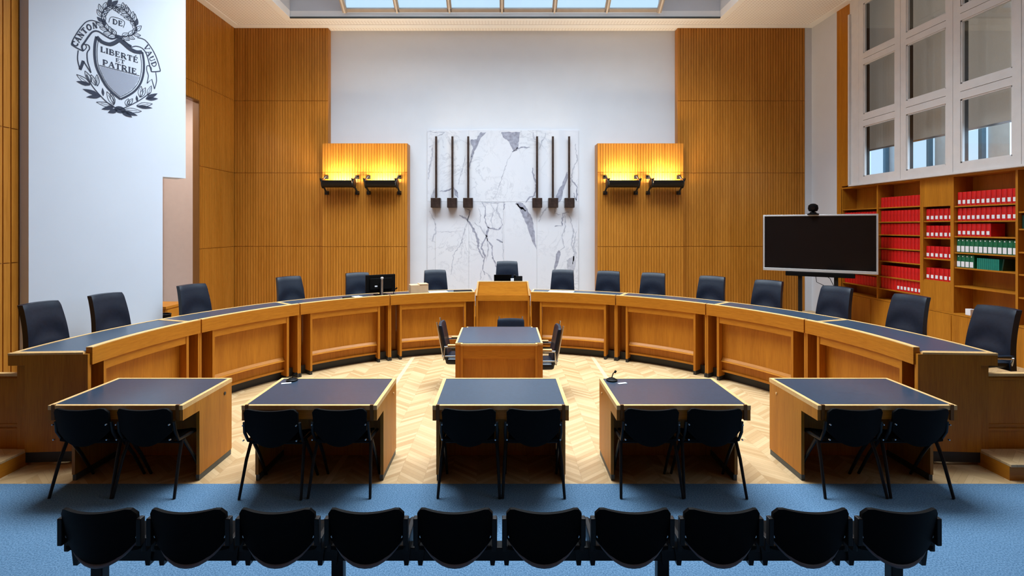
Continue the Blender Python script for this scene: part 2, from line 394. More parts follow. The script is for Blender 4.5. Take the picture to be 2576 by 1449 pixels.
for a, b in zip(xs, xs[1:]):
    g = MB(); slope_bar(g, a + .03, b - .03, .01, .99, -.012); make('pane', g, M_GLASS, win)
fr = MB(); fr.box(WX0, WX1, 9.27, 9.37, 8.32, 8.42); fr.box(WX0, WX1, WY0, WY0 + .08, 8.32, 8.42)
for i in range(8): x = WX0 + (WX1 - WX0) * i / 7; fr.box(x - .04, x + .04, WY0, 9.3, 8.32, 8.42)
win = struct('window_2', fr, M_WARMF)
make('pane', MB().box(WX0, WX1, WY0, 9.3, 8.42, 8.43), M_GLASS, win)

# right wall windows: one window per bay, three lights high
RZ = [(3.285, 4.27), (4.51, 5.49), (5.71, 6.69)]
for k in range(9):
    ya = 10.22 - 1.07 * k; yb = ya - 1.07; g1, g0 = ya - .13, yb + .13
    mb = MB(); X0, X1 = 7.09, 7.15
    mb.box(X0, X1, yb + .003, g0, 3.15, ZC); mb.box(X0, X1, g1, ya - .003, 3.15, ZC)
    for z0, z1 in ((3.15, 3.285), (4.27, 4.386), (4.394, 4.51), (5.49, 5.596), (5.604, 5.71), (6.69, ZC)): mb.box(X0, X1, g0, g1, z0, z1)
    for z0, z1 in RZ:      # glazing beads
        mb.box(X0 + .012, X1 - .01, g0, g0 + .022, z0, z1); mb.box(X0 + .012, X1 - .01, g1 - .022, g1, z0, z1); mb.box(X0 + .012, X1 - .01, g0, g1, z0, z0 + .02); mb.box(X0 + .012, X1 - .01, g0, g1, z1 - .02, z1)
    wo = struct('window_%d' % (k + 3), mb, M_WIN)
    gp = MB()
    for z0, z1 in RZ: gp.box(7.118, 7.124, g0 + .02, g1 - .02, z0 + .018, z1 - .018)
    make('pane', gp, M_GLASS, wo)
    sp = MB()
    for z0, z1 in RZ: sp.box(7.152, 7.215, g1 - .004, g1 + .02, z0, z1)
    make('gasket', sp, M_BLACKM, wo)
struct('trim_9', MB().box(7.06, 7.24, .5, 10.485, 3.12, 3.15).box(7.09, 7.26, 10.22, 10.48, 3.15, ZC).box(7.05, 7.10, 10.44, 10.48, 3.15, ZC - .3), M_WIN)
struct('wall_window_pier', MB().box(XR, XR + .34, YF, .59, 3.1, ZC), M_PLASTER)
for k in range(5):
    ya = 10.55 - 1.07 * k
    b = thing('roller_blind', ['grey screen blind outside the window next to the wood strip', 'grey screen blind outside the second window column from the wood strip', 'grey screen blind outside the third window column from the wood strip', 'grey screen blind outside the window column cut by the photo edge', 'grey screen blind farthest from the wood strip'][k], 'blind', (7.40, ya - .52, 3.85), 0, 'outside roller blinds')
    make('fabric', MB().box(-.002, .002, -.534, .534, 0, 3.05), M_BLIND, b); make('bottom_rail', MB().box(-.012, .012, -.534, .534, -.03, 0), M_STEEL, b)
    make('roller', MB().tube([(0, -.53, 3.1), (0, .53, 3.1)], .05, 12), M_STEEL, b)
# outside: pale facade with pilasters
M_FAC = plain('pale facade render', (.86, .93, .95), .8, 0, .05)
M_FACD = plain('blue grey facade metal', (.12, .26, .36), .5, 0, .1)
mb = MB().box(8.8, 8.9, -1, 13, 1.0, 3.3)
struct('wall_outside', mb, M_FAC)
mb = MB()
for y in (13.4, 12.9, 12.35, 11.7, 11.25, 10.5, 9.9, 9.35, 8.4): mb.box(8.7, 8.78, y - .035, y + .035, 1.0, 7.4)
struct('trim_10', mb, M_FACD)
mb = MB()
for y, ww in ((12.6, .2), (11.5, .22), (10.2, .25), (9.1, .2)): mb.box(8.8, 8.9, y - ww, y + ww, 1.0, 7.4)
struct('trim_11', mb, M_FAC)

# low panels closing the platform ends and the steps in front of them
def gate(name, x0, x1, label):
    t = thing(name, label, 'partition', ((x0 + x1) / 2, 4.98, 0)); c = (x0 + x1) / 2; w_ = (x1 - x0) / 2
    make('panel', MB().box(-w_, w_, 0, .03, 0, .85), M_WV, t); make('cap_rail', MB().box(-w_, w_, -.01, .04, .85, .875), M_WTRIM, t)
    fm = MB(); k = 4; pw = 2 * w_ / k
    for i in range(k):
        a = -w_ + i * pw + .02; b = -w_ + (i + 1) * pw - .02
        for q in ((a, a + .012, .37, .83), (b - .012, b, .37, .83), (a, b, .37, .385), (a, b, .815, .83)): fm.box(q[0], q[1], -.008, 0, q[2], q[3])
    fm.box(-w_, w_, -.012, 0, .325, .345)
    make('moulding', fm, M_WH, t); return t
gate('gate_panel', XL, -4.61, 'low oak gate panel closing the platform end below the crest wall')
gate('gate_panel', 4.61, XR, 'low oak gate panel closing the platform end below the bookcase')
for x0, x1, s in ((XL, -4.59, 'crest wall'), (4.59, XR, 'bookcase wall')):
    t = thing('wooden_step', 'oak step in front of the gate panel at the %s side' % s, 'step', ((x0 + x1) / 2, 4.8, 0))
    h = (x1 - x0) / 2
    make('tread', MB().box(-h, h, -.17, .165, .125, .15), M_PARQ, t, bevel=.004); make('riser', MB().box(-h, h, -.155, .16, 0, .125), M_WH, t)

# ------------------------------------------------------------------ marble panel with veins
ZM = lambda v: 2.3 - (v - V0) / 107.05
XM = lambda u: (u - U0) / 107.05
cm = lambda p: (XM(1040 + p[0] * .3036), ZM(300 + p[1] * .3036))
mx0, mx1, mz1 = -1.776, 1.776, 4.57
mb = MB(); yM = YW - .03
for i, (a, b) in enumerate(((-1.776, -1.59), (-1.59, -.80), (-.80, .02), (.02, .80), (.80, 1.776))): mb.box(a + .0015, b - .0015, yM, YW - .002, ZP, 2.882)
for a, b in ((-1.776, -.80), (-.80, .80), (.80, 1.776)): mb.box(a + .0015, b - .0015, yM, YW - .002, 2.886, mz1)
def flat_poly(pts, mi):
    o = len(mb.v); mb.v += [(x, yM - .0012, z) for x, z in pts]; mb.f.append(tuple(range(o, o + len(pts)))); mb.m.append(mi)
rv = random.Random(3)
def rough(pts, amp, n=5):
    out = []
    for i in range(len(pts)):
        a, b = pts[i], pts[(i + 1) % len(pts)]
        for k in range(n):
            f = k / n; out.append((a[0] + (b[0] - a[0]) * f + rv.uniform(-amp, amp), a[1] + (b[1] - a[1]) * f + rv.uniform(-amp, amp)))
    return out
for poly, mi in (([(730, 105), (880, 105), (875, 170), (865, 235), (830, 270), (790, 180), (740, 150)], 1),
                 ([(850, 690), (905, 692), (945, 745), (985, 822), (1002, 930), (1020, 1080), (985, 1010), (940, 880), (900, 790)], 1),
                 ([(470, 170), (520, 165), (555, 108), (600, 106), (550, 170), (505, 265), (470, 330), (490, 240)], 1),
                 ([(1180, 640), (1240, 520), (1275, 435), (1285, 470), (1250, 570), (1220, 680), (1190, 690)], 1),
                 ([(1168, 1230), (1180, 1120), (1205, 1085), (1222, 1100), (1195, 1210), (1170, 1255)], 1),
                 ([(1270, 1170), (1335, 1130), (1345, 1200), (1320, 1300), (1295, 1330), (1280, 1250)], 2),
                 ([(140, 660), (160, 590), (185, 560), (180, 640)], 2), ([(330, 560), (365, 600), (372, 650), (345, 630)], 1)):
    flat_poly([cm(p) for p in rough(poly, 4)], mi)
def vein(pts, w0, mi):
    q = []
    for a, b in zip(pts, pts[1:]):
        L = math.hypot(b[0] - a[0], b[1] - a[1]); n_ = max(2, int(L / 14))
        for k in range(n_):
            f = k / n_; q.append((a[0] + (b[0] - a[0]) * f + rv.uniform(-5, 5), a[1] + (b[1] - a[1]) * f + rv.uniform(-5, 5)))
    q.append(pts[-1]); o = len(mb.v)
    for i, p in enumerate(q):
        a, b = q[max(0, i - 1)], q[min(len(q) - 1, i + 1)]; dx, dy = b[0] - a[0], b[1] - a[1]; L = math.hypot(dx, dy) or 1
        ww = w0 * rv.uniform(.35, 1.3) * (.4 + .6 * sin(pi * (i + .5) / len(q)))
        for s in (-1, 1):
            x, z = cm((p[0] - dy / L * ww * s, p[1] + dx / L * ww * s)); mb.v.append((x, yM - .0012, z))
    for i in range(len(q) - 1): mb.f.append((o + 2 * i, o + 2 * i + 1, o + 2 * i + 3, o + 2 * i + 2)); mb.m.append(mi)
for pts, w_, mi in (([(430, 300), (400, 430), (370, 540)], 3, 2), ([(810, 280), (760, 400), (700, 600), (660, 665)], 3.5, 2), ([(820, 265), (880, 235), (965, 230)], 6, 1),
                    ([(460, 395), (500, 265)], 6, 1), ([(570, 690), (600, 740), (590, 820), (620, 900), (600, 980), (560, 1060), (590, 1130), (570, 1230), (590, 1290)], 6, 1),
                    ([(380, 790), (440, 830), (480, 880), (510, 940), (530, 980), (540, 1080), (580, 1150)], 8, 1), ([(470, 780), (430, 900), (400, 1020), (330, 1130), (310, 1290)], 4, 2),
                    ([(700, 700), (690, 760), (730, 830), (740, 880)], 6, 2), ([(610, 890), (640, 905), (700, 915), (740, 870)], 6, 1), ([(690, 1000), (740, 1020)], 6, 1), ([(600, 980), (650, 1050), (660, 1150), (690, 1230)], 5, 1),
                    ([(510, 860), (560, 900), (610, 980), (620, 1080), (600, 1180)], 5, 2), ([(450, 830), (470, 760), (430, 740)], 5, 1), ([(560, 1250), (555, 1330)], 4, 2), ([(630, 1290), (650, 1340)], 3, 2), ([(580, 1260), (620, 1280), (640, 1330)], 3, 2),
                    ([(1170, 890), (1230, 880), (1240, 780), (1290, 770)], 5, 1), ([(1250, 780), (1260, 900), (1230, 980), (1250, 1060), (1210, 1090)], 5, 2), ([(1290, 800), (1330, 920), (1310, 1040), (1340, 1110), (1320, 1200)], 6, 2),
                    ([(1180, 690), (1170, 780), (1220, 790)], 5, 2), ([(1350, 930), (1330, 1040), (1355, 1150)], 4, 2), ([(1170, 1240), (1165, 1300)], 4, 2), ([(130, 760), (170, 830), (185, 930), (150, 1010), (180, 1020)], 5, 2),
                    ([(120, 500), (130, 430), (150, 320), (160, 210), (130, 230)], 7, 2), ([(1040, 850), (1080, 760), (1160, 690)], 5, 2), ([(1100, 110), (1060, 200), (1030, 260)], 4, 2), ([(990, 110), (1010, 170)], 7, 2),
                    ([(985, 400), (990, 450), (1020, 530), (1010, 600), (980, 670)], 6, 1), ([(1340, 200), (1360, 330), (1320, 420), (1300, 560)], 5, 2), ([(220, 600), (290, 585), (335, 570)], 5, 1), ([(1310, 500), (1360, 560), (1350, 680), (1330, 610)], 6, 1),
                    ([(560, 690), (640, 690), (760, 688)], 5, 2), ([(760, 700), (745, 750)], 6, 1), ([(930, 690), (960, 650), (990, 640)], 6, 1), ([(740, 880), (735, 1000), (745, 1160)], 2, 2), ([(190, 930), (300, 935), (400, 925)], 2, 2), ([(850, 700), (930, 760)], 8, 1),
                    ([(130, 100), (260, 110), (180, 150)], 4, 2), ([(640, 700), (670, 760), (640, 830), (660, 900)], 4, 2), ([(540, 740), (560, 800), (545, 860)], 4, 2)):
    vein(pts, w_ * 1.25, mi)
mar = make('marble_panel', mb, [M_MARBLE, M_VEIN, M_VEINL])
tag(mar, 'grey veined white marble panel on the back wall behind the presiding chair', 'wall panel')

# ------------------------------------------------------------------ wall lamps
for i, x in enumerate((-1.56, -1.18, -.81, .80, 1.17, 1.55)):
    side = 'crest' if i < 3 else 'bookcase'; k = ['outer', 'middle', 'inner'][i if i < 3 else 5 - i]
    t = thing('rod_lamp', 'dark bronze rod with square box on the marble, %s one of the %s-side three' % (k, side), 'wall lamp', (x, yM, 2.74), 0, 'bronze rods on the marble')
    make('rod', MB().box(-.024, .024, -.09, -.05, .22, 1.67), M_BRONZE, t, bevel=.004)
    make('box', MB().box(-.112, .112, -.20, -.02, 0, .225), M_BRONZE, t, bevel=.006)
    make('bracket', MB().box(-.015, .015, -.05, -.002, 1.5, 1.54).box(-.04, .04, -.02, -.002, .05, .17), M_BRONZE, t)
def sconce(x, mir, label):
    t = thing('wall_sconce', label, 'wall lamp', (x, 11.75, 3.27), 0, 'lit trough sconces')
    tr = MB(); n_ = 12; ring = []
    for r in (.15, .138):
        ring.append([(-.15 + r * cos(pi + pi * i / n_), .0 + r * sin(pi + pi * i / n_)) for i in range(n_ + 1)])
    vs = []; 
    for xx in (-.33, .33):
        for rr in ring: vs += [(xx, y - .10, z * 1.0 + .055) for y, z in rr]
    m_ = n_ + 1; fs = []
    for i in range(n_):
        fs += [(i, i + 1, 2 * m_ + i + 1, 2 * m_ + i), (m_ + i + 1, m_ + i, 3 * m_ + i, 3 * m_ + i + 1), (i + 1, i, m_ + i, m_ + i + 1), (2 * m_ + i, 2 * m_ + i + 1, 3 * m_ + i + 1, 3 * m_ + i)]
    fs += [(0, 2 * m_, 3 * m_, m_), (m_ - 1, 2 * m_ - 1, 4 * m_ - 1, 3 * m_ - 1)]
    tr.add(vs, fs)
    make('trough', tr, M_BLACKM, t, smooth=True)
    make('lamp_tube', MB().tube([(-.27, -.25, .01), (.27, -.25, .01)], .022, 10), M_TUBE, t)
    for sx in (-1, 1):
        b = MB(); X = sx * .35; o_ = mir * .05
        b.tube([(X, -.004, .17), (X, -.10, .17), (X + o_, -.14, .08)], .018, 8)
        b.box(X - .04, X + .04, -.03, -.002, .12, .20)
        b.tube([(X + o_ * .5, -.36, .10), (X, -.25, -.06), (X + mir * -.03, -.12, -.20), (X + mir * -.03, -.004, -.20)], .020, 8)
        b.box(X - .045, X + .045, -.03, -.002, -.24, -.16); b.tube([(X - .012, -.25, .0), (X + .012, -.25, .0)], .115, 18)
        make('bracket', b, M_BLACKM, t)
    d = bpy.data.lights.new('sconce_light', 'AREA'); d.shape = 'RECTANGLE'; d.size = .54; d.size_y = .10; d.energy = 32; d.color = (1, .80, .54)
    o = bpy.data.objects.new('sconce_light', d); COL.objects.link(o); o.parent = t; o.location = (0, -.20, .065); o.rotation_euler = (radians(180 - 32), 0, 0)
    return t
for (x, mir), lb in zip(((-3.68, -1), (-2.72, -1), (2.69, 1), (3.67, 1)),
                        ('lit dark metal sconce on the crest-side wood panel, farther from the marble', 'lit dark metal sconce on the crest-side wood panel, nearer the marble',
                         'lit dark metal sconce on the bookcase-side wood panel, nearer the marble', 'lit dark metal sconce on the bookcase-side wood panel, farther from the marble')):
    sconce(x, mir, lb)

# ------------------------------------------------------------------ crest painted on the pier
def wallpt(q):       # crest drawing coordinates -> metres along and up the pier face
    u, v = 140 + q[0] * .214, q[1] * .214; a = (u - U0) / F
    t = (a * D0.y - D0.x) / (DD.x - a * DD.y); return t, H - (v - V0) / F * (D0.y + DD.y * t)
def to3(t, z, d=.003): p = P(t, d); return (p.x, p.y, z)
crest_t, crest_z = wallpt((745, 1300))
cp = P(crest_t, 0)
crest = thing('coat_of_arms', 'dark blue coat of arms with shield, ribbon and laurel painted on white pier', 'emblem', (cp.x, cp.y, crest_z))
class Ink:
    def __init__(s): s.mb = MB(); s.z = .003
    def poly(s, pts):
        q = [Vector(to3(*p, d=s.z)) - Vector((cp.x, cp.y, crest_z)) for p in pts]; s.mb.add(q, [tuple(range(len(q)))])
    def stroke(s, pts, wd):       # pts in metres (t,z); wd full width, number or list
        n_ = len(pts); L = []; Rr = []
        for i, p in enumerate(pts):
            a, b = pts[max(0, i - 1)], pts[min(n_ - 1, i + 1)]; dx, dz = b[0] - a[0], b[1] - a[1]; l = math.hypot(dx, dz) or 1
            w_ = (wd[i] if isinstance(wd, list) else wd) / 2
            L.append((p[0] - dz / l * w_, p[1] + dx / l * w_)); Rr.append((p[0] + dz / l * w_, p[1] - dx / l * w_))
        for i in range(n_ - 1): s.poly([L[i], L[i + 1], Rr[i + 1], Rr[i]])
    def line(s, pts, wd, sm=3): s.stroke([wallpt(p) for p in smooth(pts, sm)], wd)
    def leaf(s, tip, base, wd, fill):
        a, b = wallpt(base), wallpt(tip); dx, dz = b[0] - a[0], b[1] - a[1]; l = math.hypot(dx, dz)
        pr = [(0, 0), (.15, .5), (.35, .95), (.55, .9), (.8, .5), (1, 0)]
        up = [(a[0] + dx * f - dz / l * wd * h, a[1] + dz * f + dx / l * wd * h) for f, h in pr]
        dn = [(a[0] + dx * f + dz / l * wd * h, a[1] + dz * f - dx / l * wd * h) for f, h in pr]
        if fill: s.poly(up[:-1] + dn[::-1][:-1])
        else: s.stroke(up, .006); s.stroke(dn, .008); s.stroke([a, (a[0] + dx * .75, a[1] + dz * .75)], .005)
        if fill == 2: pass
    def done(s, name, mat=None): return make(name, s.mb, mat or M_INK, crest)
def smooth(pts, n_=3):
    if n_ <= 1 or len(pts) < 3: return pts
    out = []
    for i in range(len(pts) - 1):
        p0, p1, p2, p3 = pts[max(0, i - 1)], pts[i], pts[i + 1], pts[min(len(pts) - 1, i + 2)]
        for k in range(n_):
            t = k / n_
            out.append(tuple(.5 * (2 * p1[j] + (p2[j] - p0[j]) * t + (2 * p0[j] - 5 * p1[j] + 4 * p2[j] - p3[j]) * t * t + (3 * p1[j] - p0[j] - 3 * p2[j] + p3[j]) * t ** 3) for j in (0, 1)))
    out.append(pts[-1]); return out
TH, TN = .17, .07       # thick and thin stroke of the roman capitals
def arc(cx_, cy_, rx, ry, a0, a1, n_=10): return [(cx_ + rx * cos(radians(a0 + (a1 - a0) * i / n_)), cy_ + ry * sin(radians(a0 + (a1 - a0) * i / n_))) for i in range(n_ + 1)]
GL = {
 'L': (.75, [([(.2, 0), (.2, 1)], TH), ([(.05, .03), (.7, .03)], TN), ([(.05, .97), (.35, .97)], TN), ([(.68, 0), (.68, .28)], TN)]),
 'I': (.45, [([(.22, 0), (.22, 1)], TH), ([(.04, .03), (.4, .03)], TN), ([(.04, .97), (.4, .97)], TN)]),
 'B': (.85, [([(.2, 0), (.2, 1)], TH), ([(.05, .97)] + arc(.42, .745, .28, .225, 90, -90), .09), ([(.2, .52)] + arc(.45, .265, .33, .245, 90, -90) + [(.05, .02)], .1)]),
 'E': (.8, [([(.2, 0), (.2, 1)], TH), ([(.05, .03), (.72, .03)], TN), ([(.05, .97), (.68, .97)], TN), ([(.2, .52), (.52, .52)], TN), ([(.7, 0), (.7, .25)], TN), ([(.66, 1), (.66, .76)], TN), ([(.52, .4), (.52, .64)], TN)]),
 'R': (.92, [([(.2, 0), (.2, 1)], TH), ([(.05, .97)] + arc(.42, .73, .29, .24, 90, -90) + [(.2, .49)], .1), ([(.45, .5), (.8, .02)], TH), ([(.04, .03), (.38, .03)], TN), ([(.7, .03), (.92, .03)], TN)]),
 'T': (.82, [([(.41, 0), (.41, 1)], TH), ([(.05, .97), (.77, .97)], TN), ([(.22, .03), (.6, .03)], TN), ([(.07, 1), (.07, .74)], TN), ([(.75, 1), (.75, .74)], TN)]),
 'P': (.82, [([(.2, 0), (.2, 1)], TH), ([(.05, .97)] + arc(.44, .715, .3, .255, 90, -90) + [(.2, .46)], .1), ([(.04, .03), (.4, .03)], TN)]),
 'A': (.92, [([(.12, 0), (.44, 1)], TN), ([(.44, 1), (.78, 0)], TH), ([(.24, .33), (.64, .33)], TN), ([(.0, .03), (.26, .03)], TN), ([(.6, .03), (.92, .03)], TN)]),
 'C': (.88, [(arc(.48, .5, .38, .47, 45, 315, 16), .13), ([(.75, .62), (.75, .98)], TN)]),
 'N': (.95, [([(.18, 0), (.18, 1)], TN), ([(.18, 1), (.76, 0)], TH), ([(.76, 0), (.76, 1)], TN), ([(.04, .03), (.32, .03)], TN), ([(.6, .97), (.9, .97)], TN), ([(.04, .97), (.2, .97)], TN)]),
 'O': (.95, [(arc(.47, .5, .37, .46, 0, 360, 20), .13)]),
 'V': (.92, [([(.1, 1), (.46, 0)], TH), ([(.46, 0), (.8, 1)], TN), ([(0, .97), (.28, .97)], TN), ([(.64, .97), (.92, .97)], TN)]),
 'U': (.92, [([(.2, 1), (.2, .35)], TH), (arc(.47, .33, .28, .3, 180, 360), .1), ([(.75, .33), (.75, 1)], TN), ([(.04, .97), (.36, .97)], TN), ([(.6, .97), (.9, .97)], TN)]),
 'D': (.92, [([(.2, 0), (.2, 1)], TH), ([(.05, .97), (.35, .97)] + arc(.38, .5, .42, .47, 90, -90, 12) + [(.05, .03)], .11)]),
}
def word(ink, txt, path, h, accent=None, up=None):
    """letters along a path (crest drawing coordinates); h = capital height there; up = fixed up vector or None (normal to the path)"""
    pts = smooth(path, 8); seg = [0]
    for a, b in zip(pts, pts[1:]): seg.append(seg[-1] + math.hypot(b[0] - a[0], b[1] - a[1]))
    tot = sum(GL[c][0] for c in txt); sc = seg[-1] / tot; pos = 0
    def at(d):
        d = max(0, min(seg[-1], d))
        for i in range(len(seg) - 1):
            if d <= seg[i + 1]:
                f = (d - seg[i]) / ((seg[i + 1] - seg[i]) or 1); return pts[i][0] + (pts[i + 1][0] - pts[i][0]) * f, pts[i][1] + (pts[i + 1][1] - pts[i][1]) * f
        return pts[-1]
    for ci, c in enumerate(txt):
        wd, st = GL[c]; a, b = at(pos * sc), at((pos + wd) * sc); ex = ((b[0] - a[0]) / wd, (b[1] - a[1]) / wd)
        l = math.hypot(*ex); ey = (up[0] * h, up[1] * h) if up else (ex[1] / l * h, -ex[0] / l * h)
        st = list(st)
        if accent == ci: st.append(([(.32, 1.12), (.52, 1.32)], .1))
        for pl, w_ in st:
            q = [wallpt((a[0] + ex[0] * x * .92 + ey[0] * y, a[1] + ex[1] * x * .92 + ey[1] * y)) for x, y in pl]
            ink.stroke(q, w_ * h * .0017)
        pos += wd
SH = [(480, 430), (540, 490), (630, 520), (700, 500), (748, 472), (800, 510), (870, 570), (950, 610), (1018, 610)]
SHB = [(1018, 610), (1036, 720), (1034, 850), (1000, 975), (930, 1070), (840, 1130), (762, 1166)]
SHL = [(480, 430), (462, 520), (458, 650), (478, 780), (530, 900), (600, 1020), (690, 1110), (762, 1166)]
ink = Ink(); ink.line(SH, .05); ink.line(SHB, .026); ink.line(SHL, .03)
c0 = (750, 790); inn_ = lambda L: [(c0[0] + (p[0] - c0[0]) * .90, c0[1] + (p[1] - c0[1]) * .925) for p in L]
for L in (SH, SHB, SHL): ink.line(inn_(L), .007)
ink.line([(508, 765), (985, 890)], .008, 1); ink.done('shield')
ink = Ink(); ink.z = .002
bnd = [wallpt(p) for p in inn_(smooth(SHL, 4)) if p[1] > 760] ; bnd2 = [wallpt(p) for p in inn_(smooth(SHB, 4)) if p[1] > 860]
def xr(vv):
    def at(L):
        for a, b in zip(L, L[1:]):
            if (a[1] - vv) * (b[1] - vv) <= 0 and a[1] != b[1]: return a[0] + (b[0] - a[0]) * (vv - a[1]) / (b[1] - a[1])
    return at(inn_(smooth(SHL, 6))), at(inn_(smooth(SHB, 6)))
for k in range(-60, 70):            # hatching of the lower field
    s0 = -100 + k * 19; run = []
    for j in range(60):
        x = 480 + s0 + j * 12; y = 740 + j * 8; l_, r_ = xr(y)
        if l_ and r_ and l_ + 4 < x < r_ - 4 and y > 772 + (x - 508) * .262: run.append((x, y))
    if len(run) > 1: ink.line([run[0], run[-1]], .0075, 1)
ink.done('shield_hatching', M_INKL)
ink = Ink(); UP = (0, -1)
word(ink, 'LIBERTE', [(525, 606), (975, 742)], 62, 6, UP); word(ink, 'ET', [(703, 722), (818, 754)], 42, None, UP); word(ink, 'PATRIE', [(550, 762), (958, 876)], 64, None, UP)
ink.done('motto_lettering')
ink = Ink()
ink.line([(520, 270), (470, 250), (410, 240), (345, 268), (265, 365), (205, 465), (185, 522)], .012); ink.line([(185, 522), (250, 565), (325, 600)], .016)
ink.line([(325, 600), (308, 545), (345, 490), (400, 410), (440, 372), (500, 368), (590, 425), (660, 458), (740, 432)], .020)
ink.line([(325, 520), (385, 530), (398, 575), (370, 620), (375, 720), (400, 800), (415, 855)], .013); ink.line([(415, 855), (372, 790), (325, 715)], .013, 1); ink.line([(325, 715), (310, 760), (287, 818)], .034, 1); ink.line([(287, 818), (258, 700), (265, 592)], .012); ink.line([(325, 600), (362, 560), (352, 528)], .01)
ink.done('ribbon'); ink = Ink(); ink.line([(960, 440), (1050, 470), (1130, 570), (1190, 690), (1232, 832)], .012); ink.line([(1232, 835), (1180, 842), (1125, 842)], .014); ink.line([(1125, 842), (1108, 780), (1070, 640), (1015, 565), (940, 542), (880, 552), (820, 492), (755, 445)], .012)
ink.line([(890, 545), (840, 515), (790, 470)], .03)
ink.line([(1125, 842), (1120, 790), (1075, 772), (1072, 830), (1090, 890), (1074, 978)], .01); ink.line([(1074, 978), (1130, 930), (1162, 1045)], .012, 1); ink.line([(1162, 1045), (1186, 950), (1176, 850)], .01)
ink.done('ribbon')
ink = Ink(); ink.line([(625, 265), (650, 200), (740, 215), (810, 255), (795, 325)], .007); ink.done('ribbon')
ink = Ink(); word(ink, 'CANTON', [(245, 555), (290, 480), (355, 392), (415, 345), (500, 330)], 72); word(ink, 'VAUD', [(1032, 545), (1070, 620), (1110, 710), (1145, 800)], 56); word(ink, 'DE', [(668, 278), (792, 312)], 58, None, UP)
ink.done('ribbon_lettering')
ink = Ink(); rl = random.Random(11)
for stem, cnt in (([(735, 425), (640, 380), (570, 300), (540, 200), (575, 110), (650, 65), (735, 90)], 11), ([(755, 425), (860, 420), (940, 370), (930, 280), (890, 210), (840, 150), (790, 105)], 10)):
    q = smooth(stem, 10); ink.line(stem, .008)
    for k in range(cnt):
        i = int((k + .6) / cnt * (len(q) - 2)); a, b = q[i], q[i + 1]; l = math.hypot(b[0] - a[0], b[1] - a[1]) or 1; ex = ((b[0] - a[0]) / l, (b[1] - a[1]) / l)
        for sd in (-1, 1):
            an = sd * rl.uniform(.4, .8); d = (ex[0] * cos(an) - ex[1] * sin(an), ex[0] * sin(an) + ex[1] * cos(an)); Ll = rl.uniform(85, 115)
            ink.leaf((a[0] + d[0] * Ll, a[1] + d[1] * Ll), a, .028, 1 if rl.random() < .10 else 0)
k0 = wallpt((742, 435)); ink.poly([(k0[0] + .05 * cos(a), k0[1] + .028 * sin(a)) for a in [2 * pi * i / 12 for i in range(12)]])
ink.done('laurel_wreath')
ink = Ink()
ink.line([(755, 1290), (640, 1230), (540, 1140), (430, 1010), (360, 880)], .012); ink.line([(755, 1290), (870, 1240), (1000, 1170), (1110, 1090)], .012)
for tip, base, wd, fl in (((245, 875), (405, 992), .034, 0), ((242, 955), (412, 1000), .03, 1), ((343, 832), (420, 965), .03, 0), ((315, 1045), (522, 1120), .032, 1), ((358, 1142), (540, 1130), .028, 1), ((415, 875), (470, 1005), .03, 0), ((485, 875), (490, 1012), .026, 0), ((600, 1075), (685, 1235), .034, 0), ((645, 1085), (692, 1222), .026, 0), ((550, 1030), (560, 1130), .016, 1), ((478, 1200), (682, 1250), .032, 0), ((538, 1285), (692, 1256), .03, 1), ((612, 1325), (730, 1290), .034, 1),
                          ((1198, 1098), (1055, 1162), .03, 1), ((1205, 1160), (1060, 1165), .026, 1), ((1005, 1012), (990, 1142), .032, 0), ((1055, 1030), (1000, 1142), .03, 0), ((1125, 1008), (1080, 1120), .026, 0), ((855, 1160), (830, 1242), .03, 0), ((905, 1158), (850, 1232), .026, 0), ((950, 1120), (960, 1195), .016, 1), ((1138, 1220), (950, 1242), .034, 0), ((1140, 1270), (950, 1250), .026, 1), ((1010, 1308), (800, 1290), .036, 0), ((965, 1360), (790, 1305), .03, 1), ((900, 1380), (765, 1300), .036, 1)):
    ink.leaf(tip, base, wd, fl)
k0 = wallpt((755, 1290)); ink.poly([(k0[0] + .07 * cos(a), k0[1] + .05 * sin(a)) for a in [2 * pi * i / 14 for i in range(14)]])
ink.done('laurel_branches')

# ------------------------------------------------------------------ curved bench
HA = radians(10.83); CH = radians(7.05); RB = 4.45
def arcbox(mb, r0, r1, z0, z1, a0, a1, mi=0, n_=12, r0t=None, rb=RB):
    n_ = max(1, round(n_ * (a1 - a0) / (2 * HA))); vs = []; fs = []; r0t = r0 if r0t is None else r0t
    for i in range(n_ + 1):
        a = a0 + (a1 - a0) * i / n_
        for r, z in ((r0, z0), (r1, z0), (r1, z1), (r0t, z1)): vs.append((r * sin(a), r * cos(a) - rb, z))
    for i in range(n_):
        o = 4 * i
        for k in range(4): fs.append((o + k, o + (k + 1) % 4, o + 4 + (k + 1) % 4, o + 4 + k))
    fs += [(3, 2, 1, 0), (4 * n_, 4 * n_ + 1, 4 * n_ + 2, 4 * n_ + 3)]
    return mb.add(vs, fs, mi)
def radial(mb, a, th, r0, r1, z0, z1):     # radial board at angle a
    ca, sa = cos(a), sin(a); f = lambda r, s: (r * sa + s * ca, r * ca - s * sa - RB)
    p = [f(r0, -th / 2), f(r0, th / 2), f(r1, th / 2), f(r1, -th / 2)]
    return mb.hexa([(x, y, z0) for x, y in p] + [(x, y, z1) for x, y in p])
